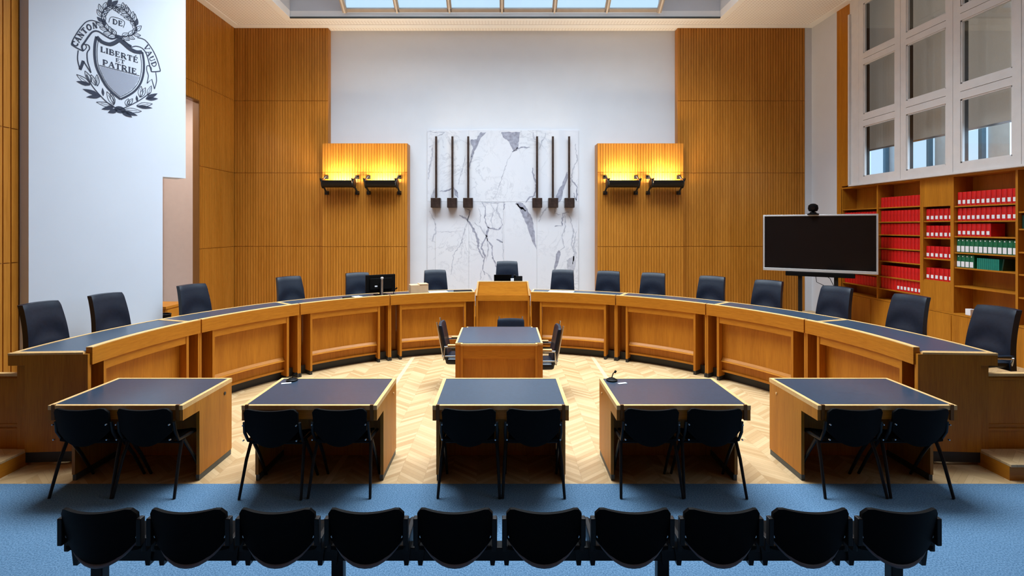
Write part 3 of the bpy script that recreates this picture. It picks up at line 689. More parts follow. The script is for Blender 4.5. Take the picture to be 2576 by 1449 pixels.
def bench_unit(label, end=0):
    t = thing('bench_desk', label, 'desk'); g = .0012; A = HA - g; I = HA - radians(2.7)
    mb = MB(); arcbox(mb, R0 + .05, R1 - .002, 1.03, 1.072, -A, A); make('desk_top', mb, M_WH, t)
    mb = MB(); arcbox(mb, R0 + .062, R1 - .035, 1.072, 1.083, -A + .006, A - .006); make('writing_surface', mb, M_INLAY, t)
    mb = MB(); arcbox(mb, R1 - .032, R1, 1.03, 1.086, -A, A); arcbox(mb, R0 + .062, R1 - .035, 1.072, 1.086, -A, -A + .0055, n_=2); arcbox(mb, R0 + .062, R1 - .035, 1.072, 1.086, A - .0055, A, n_=2); make('edging', mb, M_WTRIM, t)
    mb = MB(); arcbox(mb, R0 - .03, R0 + .03, .955, 1.118, -A + .001, A - .001); make('front_beam', mb, M_WH, t)
    mb = MB(); arcbox(mb, R0 - .03, R0 + .03, 1.118, 1.126, -A + .001, A - .001); make('beam_edging', mb, M_WTRIM, t)
    mb = MB(); arcbox(mb, R0 - .012, R0 + .04, .86, .953, -I, I); make('apron', mb, M_WH, t)
    for s in (-1, 1):
        mb = MB(); radial(mb, s * I, .034, R0 - .02, 4.70, .06, .955); make('side_panel', mb, M_WV, t)
        mb = MB(); radial(mb, s * (HA - .0035), .024, R0 - .005, 4.70, .06, .955); make('end_fin', mb, M_WV, t)
        mb = MB(); arcbox(mb, R0 + .24, R0 + .26, .13, .955, min(s * I, s * HA) + .004, max(s * I, s * HA) - .006); make('recess_panel', mb, M_WV, t)
    mb = MB(); arcbox(mb, R0 + .085, R0 + .105, .13, .86, -I + .005, I - .005); make('modesty_panel', mb, M_WV, t)
    mb = MB(); arcbox(mb, R0 + .02, R0 + .085, .285, .30, -I + .005, I - .005, r0t=R0 + .055); arcbox(mb, R0 + .05, R0 + .085, .30, .335, -I + .005, I - .005, r0t=R0 + .08); arcbox(mb, R0 + .045, R0 + .085, .13, .155, -I + .005, I - .005); make('foot_rail', mb, M_WH, t)
    mb = MB(); arcbox(mb, R0 + .14, R0 + .16, 0, .13, -HA + .002, HA - .002); radial(mb, -I, .04, R0 - .015, R0 + .14, 0, .06); radial(mb, I, .04, R0 - .015, R0 + .14, 0, .06); radial(mb, HA - .0045, .03, R0 - .015, R0 + .14, 0, .06); radial(mb, -HA + .0045, .03, R0 - .015, R0 + .14, 0, .06); make('plinth', mb, M_KICK, t)
    if end:
        a = end * (HA + .003)
        mb = MB(); radial(mb, a, .03, R0 - .012, R0 + .565, .13, 1.065); radial(mb, a, .0301, R0 + .565, R1 + .01, .965, 1.065); make('closing_panel', mb, M_WV, t)
        mb = MB(); radial(mb, a, .034, R0 + .03, R1 + .012, 1.0655, 1.084); make('closing_edge', mb, M_WTRIM, t)
        mb = MB(); radial(mb, a, .02, R0, R0 + .565, 0.03, .13); make('closing_plinth', mb, M_KICK, t)
    return t
def put(t, a):      # a: angle clockwise from straight ahead
    t.location = (RB * sin(a), CY + RB * cos(a), 0); t.rotation_euler = (0, 0, -a)
    t['group'] = 'curved judges bench'
angs_ = [CH + HA, CH + 3 * HA, CH + 5 * HA, CH + 7 * HA]
unit = bench_unit('curved oak bench desk next to the raised lectern, crest-wall side'); put(unit, -angs_[0])
nm = {1: 'second', 2: 'third'}
for k in (0, 1, 2):
    for s in (-1, 1):
        if k == 0 and s == -1: continue
        side = 'crest' if s < 0 else 'bookcase'
        lb = 'curved oak bench desk next to the raised lectern, %s-wall side' % side if k == 0 else 'curved oak bench desk, %s from the raised lectern towards the %s wall' % (nm[k], side)
        u_ = dup(unit, (0, 0, 0), 0, lb); put(u_, s * angs_[k])
u_ = bench_unit('curved oak bench desk with closed end panel, crest-wall end', -1); put(u_, -angs_[3])
u_ = bench_unit('curved oak bench desk with closed end panel, bookcase end', 1); put(u_, angs_[3])
# raised lectern desk in the middle
t = thing('lectern_desk', 'raised oak lectern desk in the middle of the curved bench', 'desk', (0, CY + R0, 0))
lw = .485
make('front_panel', MB().box(-lw + .03, lw - .03, .10, .12, .12, .96), M_WV, t)
make('apron', MB().box(-lw, lw, 0, .04, .955, 1.055), M_WH, t)
y0, y1 = .01, .06
make('lectern_front', MB().hexa([(-.485, y0, 1.055), (.485, y0, 1.055), (.485, y0 + .04, 1.055), (-.485, y0 + .04, 1.055), (-.435, y1, 1.29), (.435, y1, 1.29), (.435, y1 + .03, 1.29), (-.435, y1 + .03, 1.29)]), M_WH, t)
make('lectern_top', MB().box(-.42, .42, .095, .80, 1.185, 1.205), M_INLAY, t); make('lectern_box', MB().box(-.42, .42, .10, .78, 1.055, 1.185), M_WH, t)
make('edging', MB().box(-.437, .437, y1 - .002, y1 + .032, 1.29, 1.302), M_WTRIM, t)
for s in (-1, 1): make('wing_edge', MB().hexa([(s * .468, -.012, 1.05), (s * .494, -.012, 1.05), (s * .494, .05, 1.05), (s * .468, .05, 1.05), (s * .436, .04, 1.30), (s * .462, .04, 1.30), (s * .462, .10, 1.30), (s * .436, .10, 1.30)]), M_WTRIM, t)
for s in (-1, 1): make('side_panel', MB().box(s * (lw - .015) - .017, s * (lw - .015) + .017, 0, .62, .06, .955), M_WV, t)
for s in (-1, 1):
    make('filler_strip', MB().box(min(s * .486, s * .499), max(s * .486, s * .499), .06, .10, .05, 1.06), M_WV, t)
    make('wing', MB().hexa([(s * .44, .05, 1.05), (s * .492, .02, 1.05), (s * .55, .62, 1.05), (s * .44, .62, 1.05), (s * .42, .09, 1.20), (s * .45, .08, 1.20), (s * .45, .62, 1.20), (s * .42, .62, 1.20)]), M_WV, t)
make('foot_rail', MB().box(-lw + .03, lw - .03, .05, .1,   .285, .33), M_WH, t); make('plinth', MB().box(-lw, lw, .14, .16, 0, .12), M_KICK, t)

# ------------------------------------------------------------------ leather swivel chairs
def judge_chair(label):
    t = thing('swivel_chair', label, 'chair', group='leather judges chairs')         # faces local -y
    rr = random.Random(5)
    def fb(s, q):       # backrest front face, q up
        z = .40 + q * .65; hw = (.262 - .042 * q) * (1 - .03 * max(0, q - .95) / .05); wr = .020 * sin(9 * q + 2.2 * s * s) * max(0, 1 - abs(q - .38) * 2.2) * (1 - s * s)
        edge = .018 * (s ** 6) + .02 * max(0, q - .93) / .07
        return (s * hw, .13 + .11 * q + .02 * s * s * -1 - wr + edge * .6 - .03 * sin(pi * q) + .02, z + (-.008 * s * s * q))
    mb = MB().shell(fb, 24, 24, lambda s, q: (0, .085 - .015 * s ** 6, 0)); make('backrest', mb, M_LEATHER, t, smooth=True)
    def fs_(s, q): return (s * .245, -.30 + q * .50, .50 - .035 * (1 - q) ** 3 * 1.2 - .012 * s * s + .01 * sin(pi * q))
    make('seat', MB().shell(fs_, 12, 10, lambda s, q: (0, 0, -.09 + .03 * s * s)), M_LEATHER, t, smooth=True, subsurf=1)
    for s in (-1, 1):
        a = make('armrest', MB().tube([(s * .25, .16, .46), (s * .285, .14, .54), (s * .285, -.12, .55), (s * .275, -.2, .52), (s * .25, -.16, .45)], .013, 8), M_STEEL, t, smooth=True)
        make('arm_pad', MB().box(s * .285 - .025, s * .285 + .025, -.13, .13, .555, .575), M_LEATHER, a, bevel=.006)
    make('column', MB().lathe([(.028, .09), (.028, .40), (.10, .41)], n=14), M_STEEL, t)
    for k in range(5):
        a = 2 * pi * k / 5 + .3; lg = make('leg', MB().tube([(0, 0, .10), (.16 * cos(a), .16 * sin(a), .085), (.29 * cos(a), .29 * sin(a), .065)], [.024, .02, .014], 8), M_STEEL, t, smooth=True)
        cx_, cy_ = .285 * cos(a), .285 * sin(a); make('castor', MB().tube([(cx_ - .02 * sin(a), cy_ + .02 * cos(a), .028), (cx_ + .02 * sin(a), cy_ - .02 * cos(a), .028)], .028, 12), M_BLACKP, lg)
    return t
ch = judge_chair('black leather high-back chair nearest the camera at the crest-wall end of the bench')
# (angle from the crest side horizontal, radius, label)
def ring_chair(first, px, R, label, dz=0, turn=0):
    a = (px - U0) / F; best = min((abs((R + .19) * sin(q) - a * (CY + (R + .19) * cos(q))), q) for q in [radians(-95 + .05 * i) for i in range(3801)])[1]
    loc = (R * sin(best), CY + R * cos(best), ZP + dz)
    if first: ch.location = loc; ch.rotation_euler = (0, 0, -best + turn); ch['label'] = label; return ch
    return dup(ch, loc, -best + turn, label)
CHAIRS = [(120, 'black leather high-back chair nearest the camera at the crest-wall end of the bench', .06), (284, 'black leather high-back chair in front of the white pier, second from crest-wall end', .10),
          (496, 'black leather high-back chair beside the passage opening, third from crest-wall end', .12), (735, 'black leather high-back chair alone before the slatted wall, fourth from crest-wall end', .1),
          (902, 'black leather high-back chair half hidden by the desktop monitor', 0), (1096, 'black leather high-back chair before the marble, beside the tan box', 0),
          (1415, 'black leather high-back chair before the marble, bookcase side of the lectern', 0), (1529, 'black leather high-back chair at the edge of the wood panel, second from the lectern', 0), (1641, 'black leather high-back chair before the wood panel, third from the lectern', 0),
          (1787, 'black leather high-back chair before the wood panel, fourth from the lectern', 0), (1928, 'black leather high-back chair just beside the television stand', 0), (2094, 'black leather high-back chair in front of the television, below its corner', -.05),
          (2276, 'black leather high-back chair before the bookcase bay of unlabelled red binders', -.05), (2490, 'black leather high-back chair nearest the camera at the bookcase end of the bench', -.02)]
for i, (px, lb, tn) in enumerate(CHAIRS): ring_chair(i == 0, px, 5.30, lb, 0, tn)
dup(ch, (.09, CY + 5.38, ZP + .165), 0, 'tall black leather presiding chair behind the raised lectern')

# ------------------------------------------------------------------ hearing table and its chairs
t = thing('witness_table', 'square oak table with notched corners and dark top inside the curve', 'table', (-.05, 7.32, 0))
hw = .58; nt_ = .075; c = .0
outl = [(-hw + nt_, -hw), (hw - nt_, -hw), (hw - nt_, -hw + .05), (hw, -hw + .05), (hw, hw - .05), (hw - nt_, hw - .05), (hw - nt_, hw), (-hw + nt_, hw), (-hw + nt_, hw - .05), (-hw, hw - .05), (-hw, -hw + .05), (-hw + nt_, -hw + .05)]
make('edging', MB().prism(outl, .73, .757), M_WTRIM, t)
make('table_top', MB().prism([(x * .955, y * .955) for x, y in outl], .757, .762), M_INLAY, t)
for q in (-hw + .02, hw - .05): make('apron', MB().box(-hw + .10, hw - .10, q, q + .03, .56, .73), M_WH, t)
make('front_panel', MB().box(-hw + .1, hw - .1, -hw + .09, -hw + .11, .06, .6), M_WV, t)
for s in (-1, 1): make('side_apron', MB().box(s * (hw - .013) - .013, s * (hw - .013) + .013, -hw + .055, hw - .055, .67, .73), M_WH, t)
for sx in (-1, 1):
    for sy in (-1, 1): make('corner_post', MB().box(sx * (hw - .09) - .014, sx * (hw - .09) + .014, sy * (hw - .045) - .04, sy * (hw - .045) + .04, 0, .73), M_WV, t)
for sx in (-1, 1): make('corner_board', MB().box(min(sx * (hw - .08), sx * (hw - .001)), max(sx * (hw - .08), sx * (hw - .001)), -hw + .052, -hw + .07, .04, .73), M_WV, t)
make('plinth', MB().box(-hw + .03, hw - .03, -hw + .12, -hw + .14, 0, .06), M_KICK, t)
def visitor_chair(label):
    t = thing('leather_armchair', label, 'chair', group='chairs around the witness table')   # faces local -y
    def fb(s, q): return (s * (.24 - .02 * q), .20 + .10 * q - .02 * s * s, .40 + .53 * q - .012 * s * s * q)
    b = make('backrest', MB().shell(fb, 10, 8, lambda s, q: (0, .06, 0)), M_LEATHER, t, smooth=True, subsurf=1)
    make('back_rail', MB().tube([(-.20, .262, .42), (-.19, .362, .95)], .011, 8), M_STEEL, b)
    make('back_rail', MB().tube([(.20, .262, .42), (.19, .362, .95)], .011, 8), M_STEEL, b)
    def fs_(s, q): return (s * .24, -.28 + q * .52, .46 - .02 * (1 - q) ** 2 - .01 * s * s)
    make('seat', MB().shell(fs_, 10, 8, lambda s, q: (0, 0, -.09)), M_LEATHER, t, smooth=True, subsurf=1)
    for s in (-1, 1):
        a = make('armrest', MB().tube([(s * .26, .25, .46), (s * .27, .24, .62), (s * .27, -.14, .63)], .013, 8).tube([(s * .26, .28, .49), (s * .26, -.10, .49)], .010, 8), M_STEEL, t, smooth=True)
        make('arm_pad', MB().box(s * .27 - .025, s * .27 + .025, -.16, .2, .635, .655), M_WTRIM, a, bevel=.006)
    make('column', MB().lathe([(.03, .05), (.03, .36), (.12, .37)], n=14), M_STEEL, t)
    for k in range(4):
        a = pi / 4 + k * pi / 2; make('leg', MB().tube([(0, 0, .05), (.27 * cos(a), .27 * sin(a), .02)], [.025, .018], 8), M_STEEL, t, smooth=True)
    return t
vc = visitor_chair('black leather armchair at the bookcase side of the witness table'); vc.location = (.49, 7.12, 0); vc.rotation_euler = (0, 0, -pi / 2)
vc.location = (.46, 7.15, 0)
dup(vc, (-.57, 7.42, 0), pi / 2, 'black leather armchair mostly hidden at the crest side of the witness table')
vb = dup(vc, (.13, 8.10, 0), 0, 'black leather armchair behind the witness table, only its top showing'); vb.scale = (1, 1, .86)

# ------------------------------------------------------------------ front desks
DX = [(-3.90, -2.745), (-2.24, -1.08), (-.603, .566), (.977, 2.125), (2.70, 3.895)]
DL = ['oak desk with dark top nearest the crest wall, cable hole in its side', 'oak desk with dark top and microphone, second from the crest wall', 'oak desk with blue-lit dark top in the middle of the front row', 'oak desk with dark top and microphone, second from the bookcase wall', 'oak desk with dark top nearest the bookcase wall']
def front_desk(i):
    x0, x1 = DX[i]; t = thing('front_desk', DL[i], 'desk', ((x0 + x1) / 2, 4.80, 0), 0, 'front row of oak desks'); h = (x1 - x0) / 2
    ya, yb = -.405, .40; k0, k1 = -.16, .39
    make('table_top', MB().box(-h + .03, h - .03, ya + .03, yb - .025, .735, .764), M_INLAY, t)
    make('edging', MB().box(-h + .035, h - .035, ya, ya + .032, .728, .766).box(-h, h, yb - .027, yb, .728, .766).box(-h, -h + .032, ya, yb - .027, .728, .766).box(h - .032, h, ya, yb - .027, .728, .766), M_WTRIM, t)
    make('apron', MB().box(-h + .05, h - .05, ya + .012, ya + .03, .645, .728), M_WH, t)
    for s in (-1, 1):
        sp = MB().box(s * (h - .014) - .014, s * (h - .014) + .014, k0, k1, .055, .728); sp.box(s * (h - .014) - .014, s * (h - .014) + .014, ya + .005, k0, .635, .728)
        make('side_panel', sp, M_WV, t)
        make('side_plinth', MB().box(s * (h - .02) - .016, s * (h - .02) + .016, k0 + .004, k1 - .004, 0, .055), M_GREYK, t)
        make('corner_post', MB().box(s * (h - .045) - .014, s * (h - .045) + .014, ya - .004, ya + .014, .64, .772), M_DKJAMB, t)
    make('back_panel', MB().box(-h + .03, h - .03, k1 - .03, k1 - .01, .0, .728), M_WV, t)
    if i in (0, 1): hx, ax = h, 1
    else: hx, ax = -h, -1
    if i != 2:
        m_ = MB().tube([(hx - ax * .005, .26, .655), (hx + ax * .006, .26, .655)], .016 if i in (0,) else .012, 14)
        make('cable_grommet' if i == 0 else 'knob', m_, M_KICK if i == 0 else M_WTRIM, t)
    return t
for i in range(5): front_desk(i)

def shell_back(w0, w1, zt, zb, yb, lean, curve=.05):
    def f(s, q):
        a = abs(s); corner = .045 * max(0, a - .80) ** 2 / .04; top = zt - .012 * (1 - s * s) - corner; bot = zb + .125 * a ** 2.2
        z = bot + (top - bot) * q; hw = (w1 + (w0 - w1) * ((z - zb) / (zt - zb)) ** 1.0)
        return (s * hw, yb - lean * (z - zb) / (zt - zb) + curve * s * s, z)
    return MB().shell(f, 18, 12, lambda s, q: (0, .022, 0))
def shell_seat(hw, y0, y1, z):
    def f(s, q): return (s * hw * (1 - .06 * q), y0 + (y1 - y0) * q, z + .018 * s * s - .03 * max(0, q - .8) / .2 * (q > .8) + .03 * max(0, .25 - q) * 4 * .5)
    return MB().shell(f, 12, 10, lambda s, q: (0, 0, -.02))
def side_chair(label):
    t = thing('stacking_chair', label, 'chair', group='black chairs at the front desks')    # faces local +y
    make('backrest', shell_back(.232, .215, .772, .435, -.19, .06), M_BLACKP, t, smooth=True)
    make('seat', shell_seat(.215, -.15, .20, .455), M_BLACKP, t, smooth=True)
    for s in (-1, 1):
        make('leg', MB().tube([(s * .232, -.05, .44), (s * .245, -.11, .30), (s * .262, -.20, 0.004)], [.015, .014, .012], 8), M_BLACKM, t, smooth=True)
        make('leg', MB().tube([(s * .232, -.03, .44), (s * .235, .10, .25), (s * .238, .24, .004)], [.015, .014, .012], 8), M_BLACKM, t, smooth=True)
        br = make('side_bracket', MB().tube([(s * .236, -.165, .64), (s * .240, -.15, .55), (s * .236, -.10, .46), (s * .236, .16, .445)], .013, 8), M_BLACKM, t, smooth=True)
        for zz, yy in ((.50, -.205), (.63, -.215)): make('screw', MB().tube([(s * .225, yy, zz), (s * .225, yy + .015, zz)], .006, 10), M_STEEL, br)
    make('cross_rail', MB().tube([(-.23, -.05, .42), (.23, -.05, .42)], .011, 8), M_BLACKM, t)
    return t
CX = [(-3.57, -3.035), (-1.955, -1.385), (-.285, .26), (1.262, 1.80), (2.985, 3.545)]
dn = ['the desk nearest the crest wall', 'the microphone desk on the crest side', 'the middle front desk', 'the microphone desk on the bookcase side', 'the desk nearest the bookcase wall']
sc_ = None
for i, pr in enumerate(CX):
    for j, x in enumerate(pr):
        lb = 'black stacking chair at %s, %s' % (dn[i], ('crest-side seat', 'bookcase-side seat')[j])
        if sc_ is None: sc_ = side_chair(lb); sc_.location = (x, 4.53, 0)
        else: dup(sc_, (x, 4.53 - (.02 if (i, j) == (1, 0) else 0), 0), random.uniform(-.02, .02), lb)

# ------------------------------------------------------------------ beam seating of the public row
t = thing('beam_bench', 'row of ten black shell seats on one steel beam, nearest the camera', 'bench', (-.02, 3.03, 0))
make('beam', MB().box(-2.48, 2.48, -.035, .035, .345, .425), M_BLACKM, t, bevel=.006)
for x in (-2.36, -.95, .96, 2.33):
    make('leg', MB().box(x - .035, x + .035, -.03, .03, .03, .355).box(x - .03, x + .03, -.25, .28, 0, .035), M_BLACKM, t, bevel=.006)
for k in range(10):
    x = -2.255 + .5013 * k
    o = make('backrest', shell_back(.214, .205, .728, .405, -.16, .05, .06), M_BLACKP, t, (x, 0, 0), smooth=True)
    make('rim', MB().tube([(s_ * .2 / .2 * .0 + .197 * (-1 + 2 * i / 12), -.158 + .06 * (-1 + 2 * i / 12) ** 2, .405 - .008 + .125 * abs(-1 + 2 * i / 12) ** 2.2) for i in range(13) for s_ in (1,)], .012, 8), M_RIM_HILITE, o, smooth=True)  # lower shell edge, its highlight painted in grey
    make('seat', shell_seat(.205, -.12, .24, .455), M_BLACKP, t, (x, 0, 0), smooth=True)
    for s in (-1, 1):
        b = make('side_bracket', MB().box(s * .222 - .014, s * .222 + .014, -.145, -.105, .50, .655).box(s * .222 - .014, s * .222 + .014, -.10, .12, .44, .52), M_BLACKM, t, (x, 0, 0), bevel=.005)
        make('clamp', MB().hexa([(s * .21 - .012, -.05, .33), (s * .21 + .012, -.05, .33), (s * .21 + .012, .05, .33), (s * .21 - .012, .05, .33), (s * .21 - .025, -.05, .44), (s * .21 + .025, -.05, .44), (s * .21 + .025, .05, .44), (s * .21 - .025, .05, .44)]), M_BLACKM, b)
        make('screw', MB().tube([(s * .195, -.128, .545), (s * .195, -.108, .545)], .008, 10), M_STEEL, b)

# ------------------------------------------------------------------ bookcase
XF, XBK = XR, XR + .30
BAY = [10.84, 9.81, 8.79, 8.165, 7.15, 6.12]
t = thing('bookcase', 'oak built-in bookcase below the windows with red and green binders', 'bookcase', (XF, 8.5, .9))
loc0 = Vector((XF, 8.5, .9))
def bx(mb, x0, x1, y0, y1, z0, z1): mb.box(x0 - loc0.x, x1 - loc0.x, y0 - loc0.y, y1 - loc0.y, z0 - loc0.z, z1 - loc0.z); return mb
make('back_board', bx(MB(), XBK, XBK + .03, BAY[-1], BAY[0], .9, 3.12), M_WV, t)
make('top_board', bx(MB(), XF - .005, XBK, BAY[-1], BAY[0], 3.09, 3.119), M_WH, t); make('bottom_board', bx(MB(), XF - .005, XBK, BAY[-1], BAY[0], .9, .93), M_WH, t)
for y in BAY: make('upright', bx(MB(), XF - .006, XBK, y - .017, y + .017, .93, 3.09), M_WV, t)
SH4 = [2.66, 2.392, 2.153, 1.897, 1.656, 1.365, 1.133]
BAYSH = {0: SH4, 1: SH4, 2: [2.396, 2.115, 1.77, 1.405], 3: [2.627, 2.389, 2.15, 1.893, 1.657, 1.366], 4: [2.51, 2.27, 1.95, 1.64, 1.32]}
for b_, zs in BAYSH.items():
    for z in zs: make('shelf', bx(MB(), XF + .006, XBK, BAY[b_ + 1] + .017, BAY[b_] - .017, z - .02, z), M_WH, t)
ya, yb = BAY[3] + .017, BAY[2] - .017
make('cover_panel', bx(MB(), XF - .002, XF + .016, ya + .03, yb - .03, 2.634, 3.09), M_WV, t); make('cabinet_door', bx(MB(), XF - .002, XF + .016, ya + .03, yb - .03, .93, 1.385), M_WV, t)
for q in (ya, yb - .03): make('inner_frame', bx(MB(), XF - .004, XBK, q, q + .03, .93, 3.09), M_WV, t)
BIND = {}
def binder(mat, wd, ht, dp, lab):
    key = (mat.name, wd, ht, lab)
    if key not in BIND:
        m_ = bpy.data.meshes.new('binder')
        mb = MB(); n_ = 5
        prof = [(-.006 * cos(pi * (i / n_ - .5)), -wd / 2 + .001 + (wd - .002) * i / n_) for i in range(n_ + 1)] + [(dp, wd / 2 - .001), (dp, -wd / 2 + .001)]
        mb.prism(prof, 0, ht); o = make('binder', mb, mat); BIND[key] = [o, None]
        if lab == 1: BIND[key][1] = make('spine_label', MB().box(-.0085, -.005, -wd * .30, wd * .30, ht * .14, ht * .42), M_LABEL, o)
        if lab == 2: BIND[key][1] = make('spine_label', MB().box(-.0085, -.005, -wd * .40, wd * .40, ht * .06, ht * .48).box(-.0085, -.005, -wd * .12, wd * .12, ht * .84, ht * .92), M_LABEL, o)
        BIND[key].append(True); return o
    o, l, _ = BIND[key]; c = o.copy(); COL.objects.link(c)
    if l: d = l.copy(); COL.objects.link(d); d.parent = c
    return c
def row(bay, z, n_, mat, ht, lab, y_far, desc, where, cat='binder', pitch=None, wd=None, labfrom=0):
    pitch = pitch or .0795; wd = wd or .076
    for i in range(n_):
        o = binder(mat, wd, ht, .21, lab if i >= labfrom else 0)
        o.location = (XF + .045, y_far - pitch * (i + .5), z)
        l_ = ('white-labelled ' if lab and i >= labfrom else '')
        tag(o, '%s%s, %s from the television end, %s' % (l_, desc, ORD[i], where), cat, desc.split()[0] + ' ' + cat + 's on ' + where)
lvl = ['top shelf', 'second shelf', 'third shelf', 'fourth shelf', 'fifth shelf', 'sixth shelf', 'seventh shelf']
f0, f1, f2, f3 = BAY[0] - .02, BAY[1] - .025, BAY[2] - .05, BAY[3] - .03
row(0, SH4[1], 12, M_RED, .20, 0, f0, 'red binder', 'shelf just above the television')
row(0, SH4[5], 12, M_RED, .20, 0, f0, 'red binder', 'upper shelf below the television'); row(0, SH4[6], 12, M_RED, .19, 0, f0, 'red binder', 'lower shelf below the television')
for k in range(7): row(1, SH4[k], 12, M_RED, .205 if k else .19, 1 if k == 6 else 0, f1, 'red binder', '%s of television-side bay' % lvl[k], labfrom=5 if k == 6 else 0)
for k in range(4): row(2, BAYSH[2][k], 6, M_RED, .20, 1, f2, 'red binder', '%s of the narrow bay' % lvl[k], pitch=.0875, wd=.082)
row(3, BAYSH[3][0], 12, M_RED, .215, 1, f3, 'red binder', 'top shelf of the wide bay'); row(3, BAYSH[3][1], 12, M_RED, .20, 1, f3, 'red binder', 'second shelf of the wide bay'); row(3, BAYSH[3][2], 7, M_RED, .195, 1, f3, 'red binder', 'third shelf of the wide bay')
row(3, BAYSH[3][3], 13, M_GREEN, .215, 2, BAY[3] - .018, 'green binder', 'fourth shelf of the wide bay', pitch=.0745, wd=.072)
row(3, BAYSH[3][4], 4, M_GREEN, .20, 2, BAY[3] - .018, 'green binder', 'fifth shelf of the wide bay', pitch=.0745, wd=.072)
row(3, BAYSH[3][4], 11, M_TEAL, .165, 0, BAY[3] - .36, 'teal slim book', 'fifth shelf of the wide bay', 'book', .032, .030)
o = binder(M_DKGREEN, .02, .17, .2, 0); o.location = (XF + .045, BAY[3] - .755, BAYSH[3][4] + .004); o.rotation_euler = (.16, 0, 0); tag(o, 'dark green thin book leaning beside the teal books', 'book')
for i in range(2):
    o = binder(M_DKGREEN, .07, .19, .2, 0); o.location = (XF + .045, BAY[4] - .06 - .075 * i, 2.27); tag(o, 'dark green binder at the photo edge, %s from the wide bay' % ORD[i], 'binder', 'dark binders at the photo edge')
t = make('paper_box', MB().box(-.04, .05, -.045, .045, 0, .095), M_LABEL, loc=(XF + .06, 7.93, .93), bevel=.003); tag(t, 'small white box standing on the bottom board of the bookcase', 'box')

# ------------------------------------------------------------------ television on stand, camera
A_, B_ = Vector((5.33, 10.5)), Vector((6.92, 9.45)); mid = (A_ + B_) / 2; wT = (B_ - A_).length; ang = atan2((B_ - A_).y, (B_ - A_).x)
t = thing('television', 'large dark flat television with silver frame on a black stand', 'television', (mid.x, mid.y, ZP), ang)
zt0, zt1 = 1.413 - ZP, 2.535 - ZP; h = wT / 2
make('screen', MB().box(-h + .03, h - .03, -.012, 0, zt0 + .055, zt1 - .03), M_SCREEN, t)
make('bezel', MB().box(-h, h, -.018, .06, zt0, zt0 + .055).box(-h, h, -.018, .06, zt1 - .03, zt1).box(-h, -h + .03, -.018, .06, zt0 + .055, zt1 - .03).box(h - .03, h, -.018, .06, zt0 + .055, zt1 - .03), M_SILVER, t, bevel=.003)
make('casing', MB().box(-h + .02, h - .02, .0, .08, zt0 + .02, zt1 - .02), M_BLACKP, t)
make('sound_bar', MB().box(-.55, .60, -.03, .08, zt0 - .09, zt0 - .005), M_BLACKP, t, bevel=.01)
for x in (-.30, .30): make('post', MB().box(x - .035, x + .035, .02, .08, .05, zt0 + .3), M_BLACKM, t)
for x in (-.30, .30): make('foot', MB().box(x - .03, x + .03, -.2, .36, 0, .05), M_BLACKM, t, bevel=.008)
make('cross_bar', MB().box(-.30, .30, .03, .07, .08, .14), M_BLACKM, t)
make('cable', MB().tube([(-.05, .06, zt0), (-.02, .07, zt0 - .2), (.1, .07, zt0 - .26), (.26, .06, zt0 - .33)], .006, 6).tube([(.05, .06, zt0), (.2, .07, zt0 - .12), (.28, .06, zt0 - .3)], .006, 6), M_BLACKP, t)
c_ = thing('conference_camera', 'black conference camera sitting on top of the television', 'camera', (mid.x - .06, mid.y + .05, zt1 + ZP), ang)
make('base', MB().lathe([(.10, 0), (.10, .015), (.06, .03), (.05, .05)], n=20), M_BLACKP, c_, smooth=True); make('head', MB().lathe([(.02, .05), (.075, .07), (.09, .12), (.08, .18), (.04, .21), (.005, .215)], n=20), M_BLACKP, c_, smooth=True)
make('lens', MB().tube([(0, -.07, .125), (0, -.105, .125)], .035, 16), M_SCREEN, c_)

# ------------------------------------------------------------------ things on the bench and desks
def on_bench(px, r, z=1.084):
    a = (px - U0) / F; q = min((abs(r * sin(q) - a * (CY + r * cos(q))), q) for q in [radians(-95 + .05 * i) for i in range(3801)])[1]
    return (r * sin(q), CY + r * cos(q), z), -q
def sheet(name, px, r, sx, sy, mat, label, cat, dz=0, turn=0, th=.004, z=1.084):
    l, q = on_bench(px, r, z + dz); o = make(name, MB().box(-sx / 2, sx / 2, -sy / 2, sy / 2, 0, th), mat, loc=l); o.rotation_euler = (0, 0, q + turn); return tag(o, label, cat)
l, q = on_bench(957, 4.47)
t = thing('computer_monitor', 'black computer monitor seen from behind on the bench', 'monitor', l, q + pi)
make('housing', MB().box(-.265, .265, -.02, .025, .04, .36).box(-.2, .2, .025, .05, .10, .30), M_BLACKP, t, bevel=.008); make('stand', MB().box(-.03, .03, .045, .07, .0, .22), M_BLACKP, t); make('base', MB().box(-.11, .11, -.08, .1, 0, .012), M_BLACKP, t, bevel=.004)
make('display', MB().box(-.25, .25, -.022, -.02, .055, .345), M_SCREEN, t); make('badge', MB().box(.07, .115, .0505, .0515, .15, .172), M_LABEL, t)
l, q = on_bench(961, 4.24); t = thing('desk_lamp', 'silver upright pole standing in front of the monitor back', 'lamp', l, q)
make('pole', MB().tube([(0, 0, .01), (0, 0, .31)], .017, 12), M_STEEL, t, smooth=True); make('base', MB().lathe([(.05, 0), (.05, .01), (.02, .015)], n=18), M_BLACKP, t); make('head', MB().lathe([(.017, .30), (.026, .31), (.026, .33), (.01, .34)], n=14), M_SILVER, t, smooth=True)
l, q = on_bench(990, 4.25); t = thing('desk_microphone', 'small black microphone beside the monitor', 'microphone', l, q)
make('base', MB().box(-.04, .04, -.05, .05, 0, .025), M_BLACKP, t, bevel=.006); make('gooseneck', MB().tube([(0, 0, .025), (.0, -.01, .08), (.03, -.03, .12)], .006, 8), M_BLACKP, t); make('capsule', MB().tube([(.03, -.03, .12), (.05, -.045, .14)], .013, 10), M_BLACKP, t)
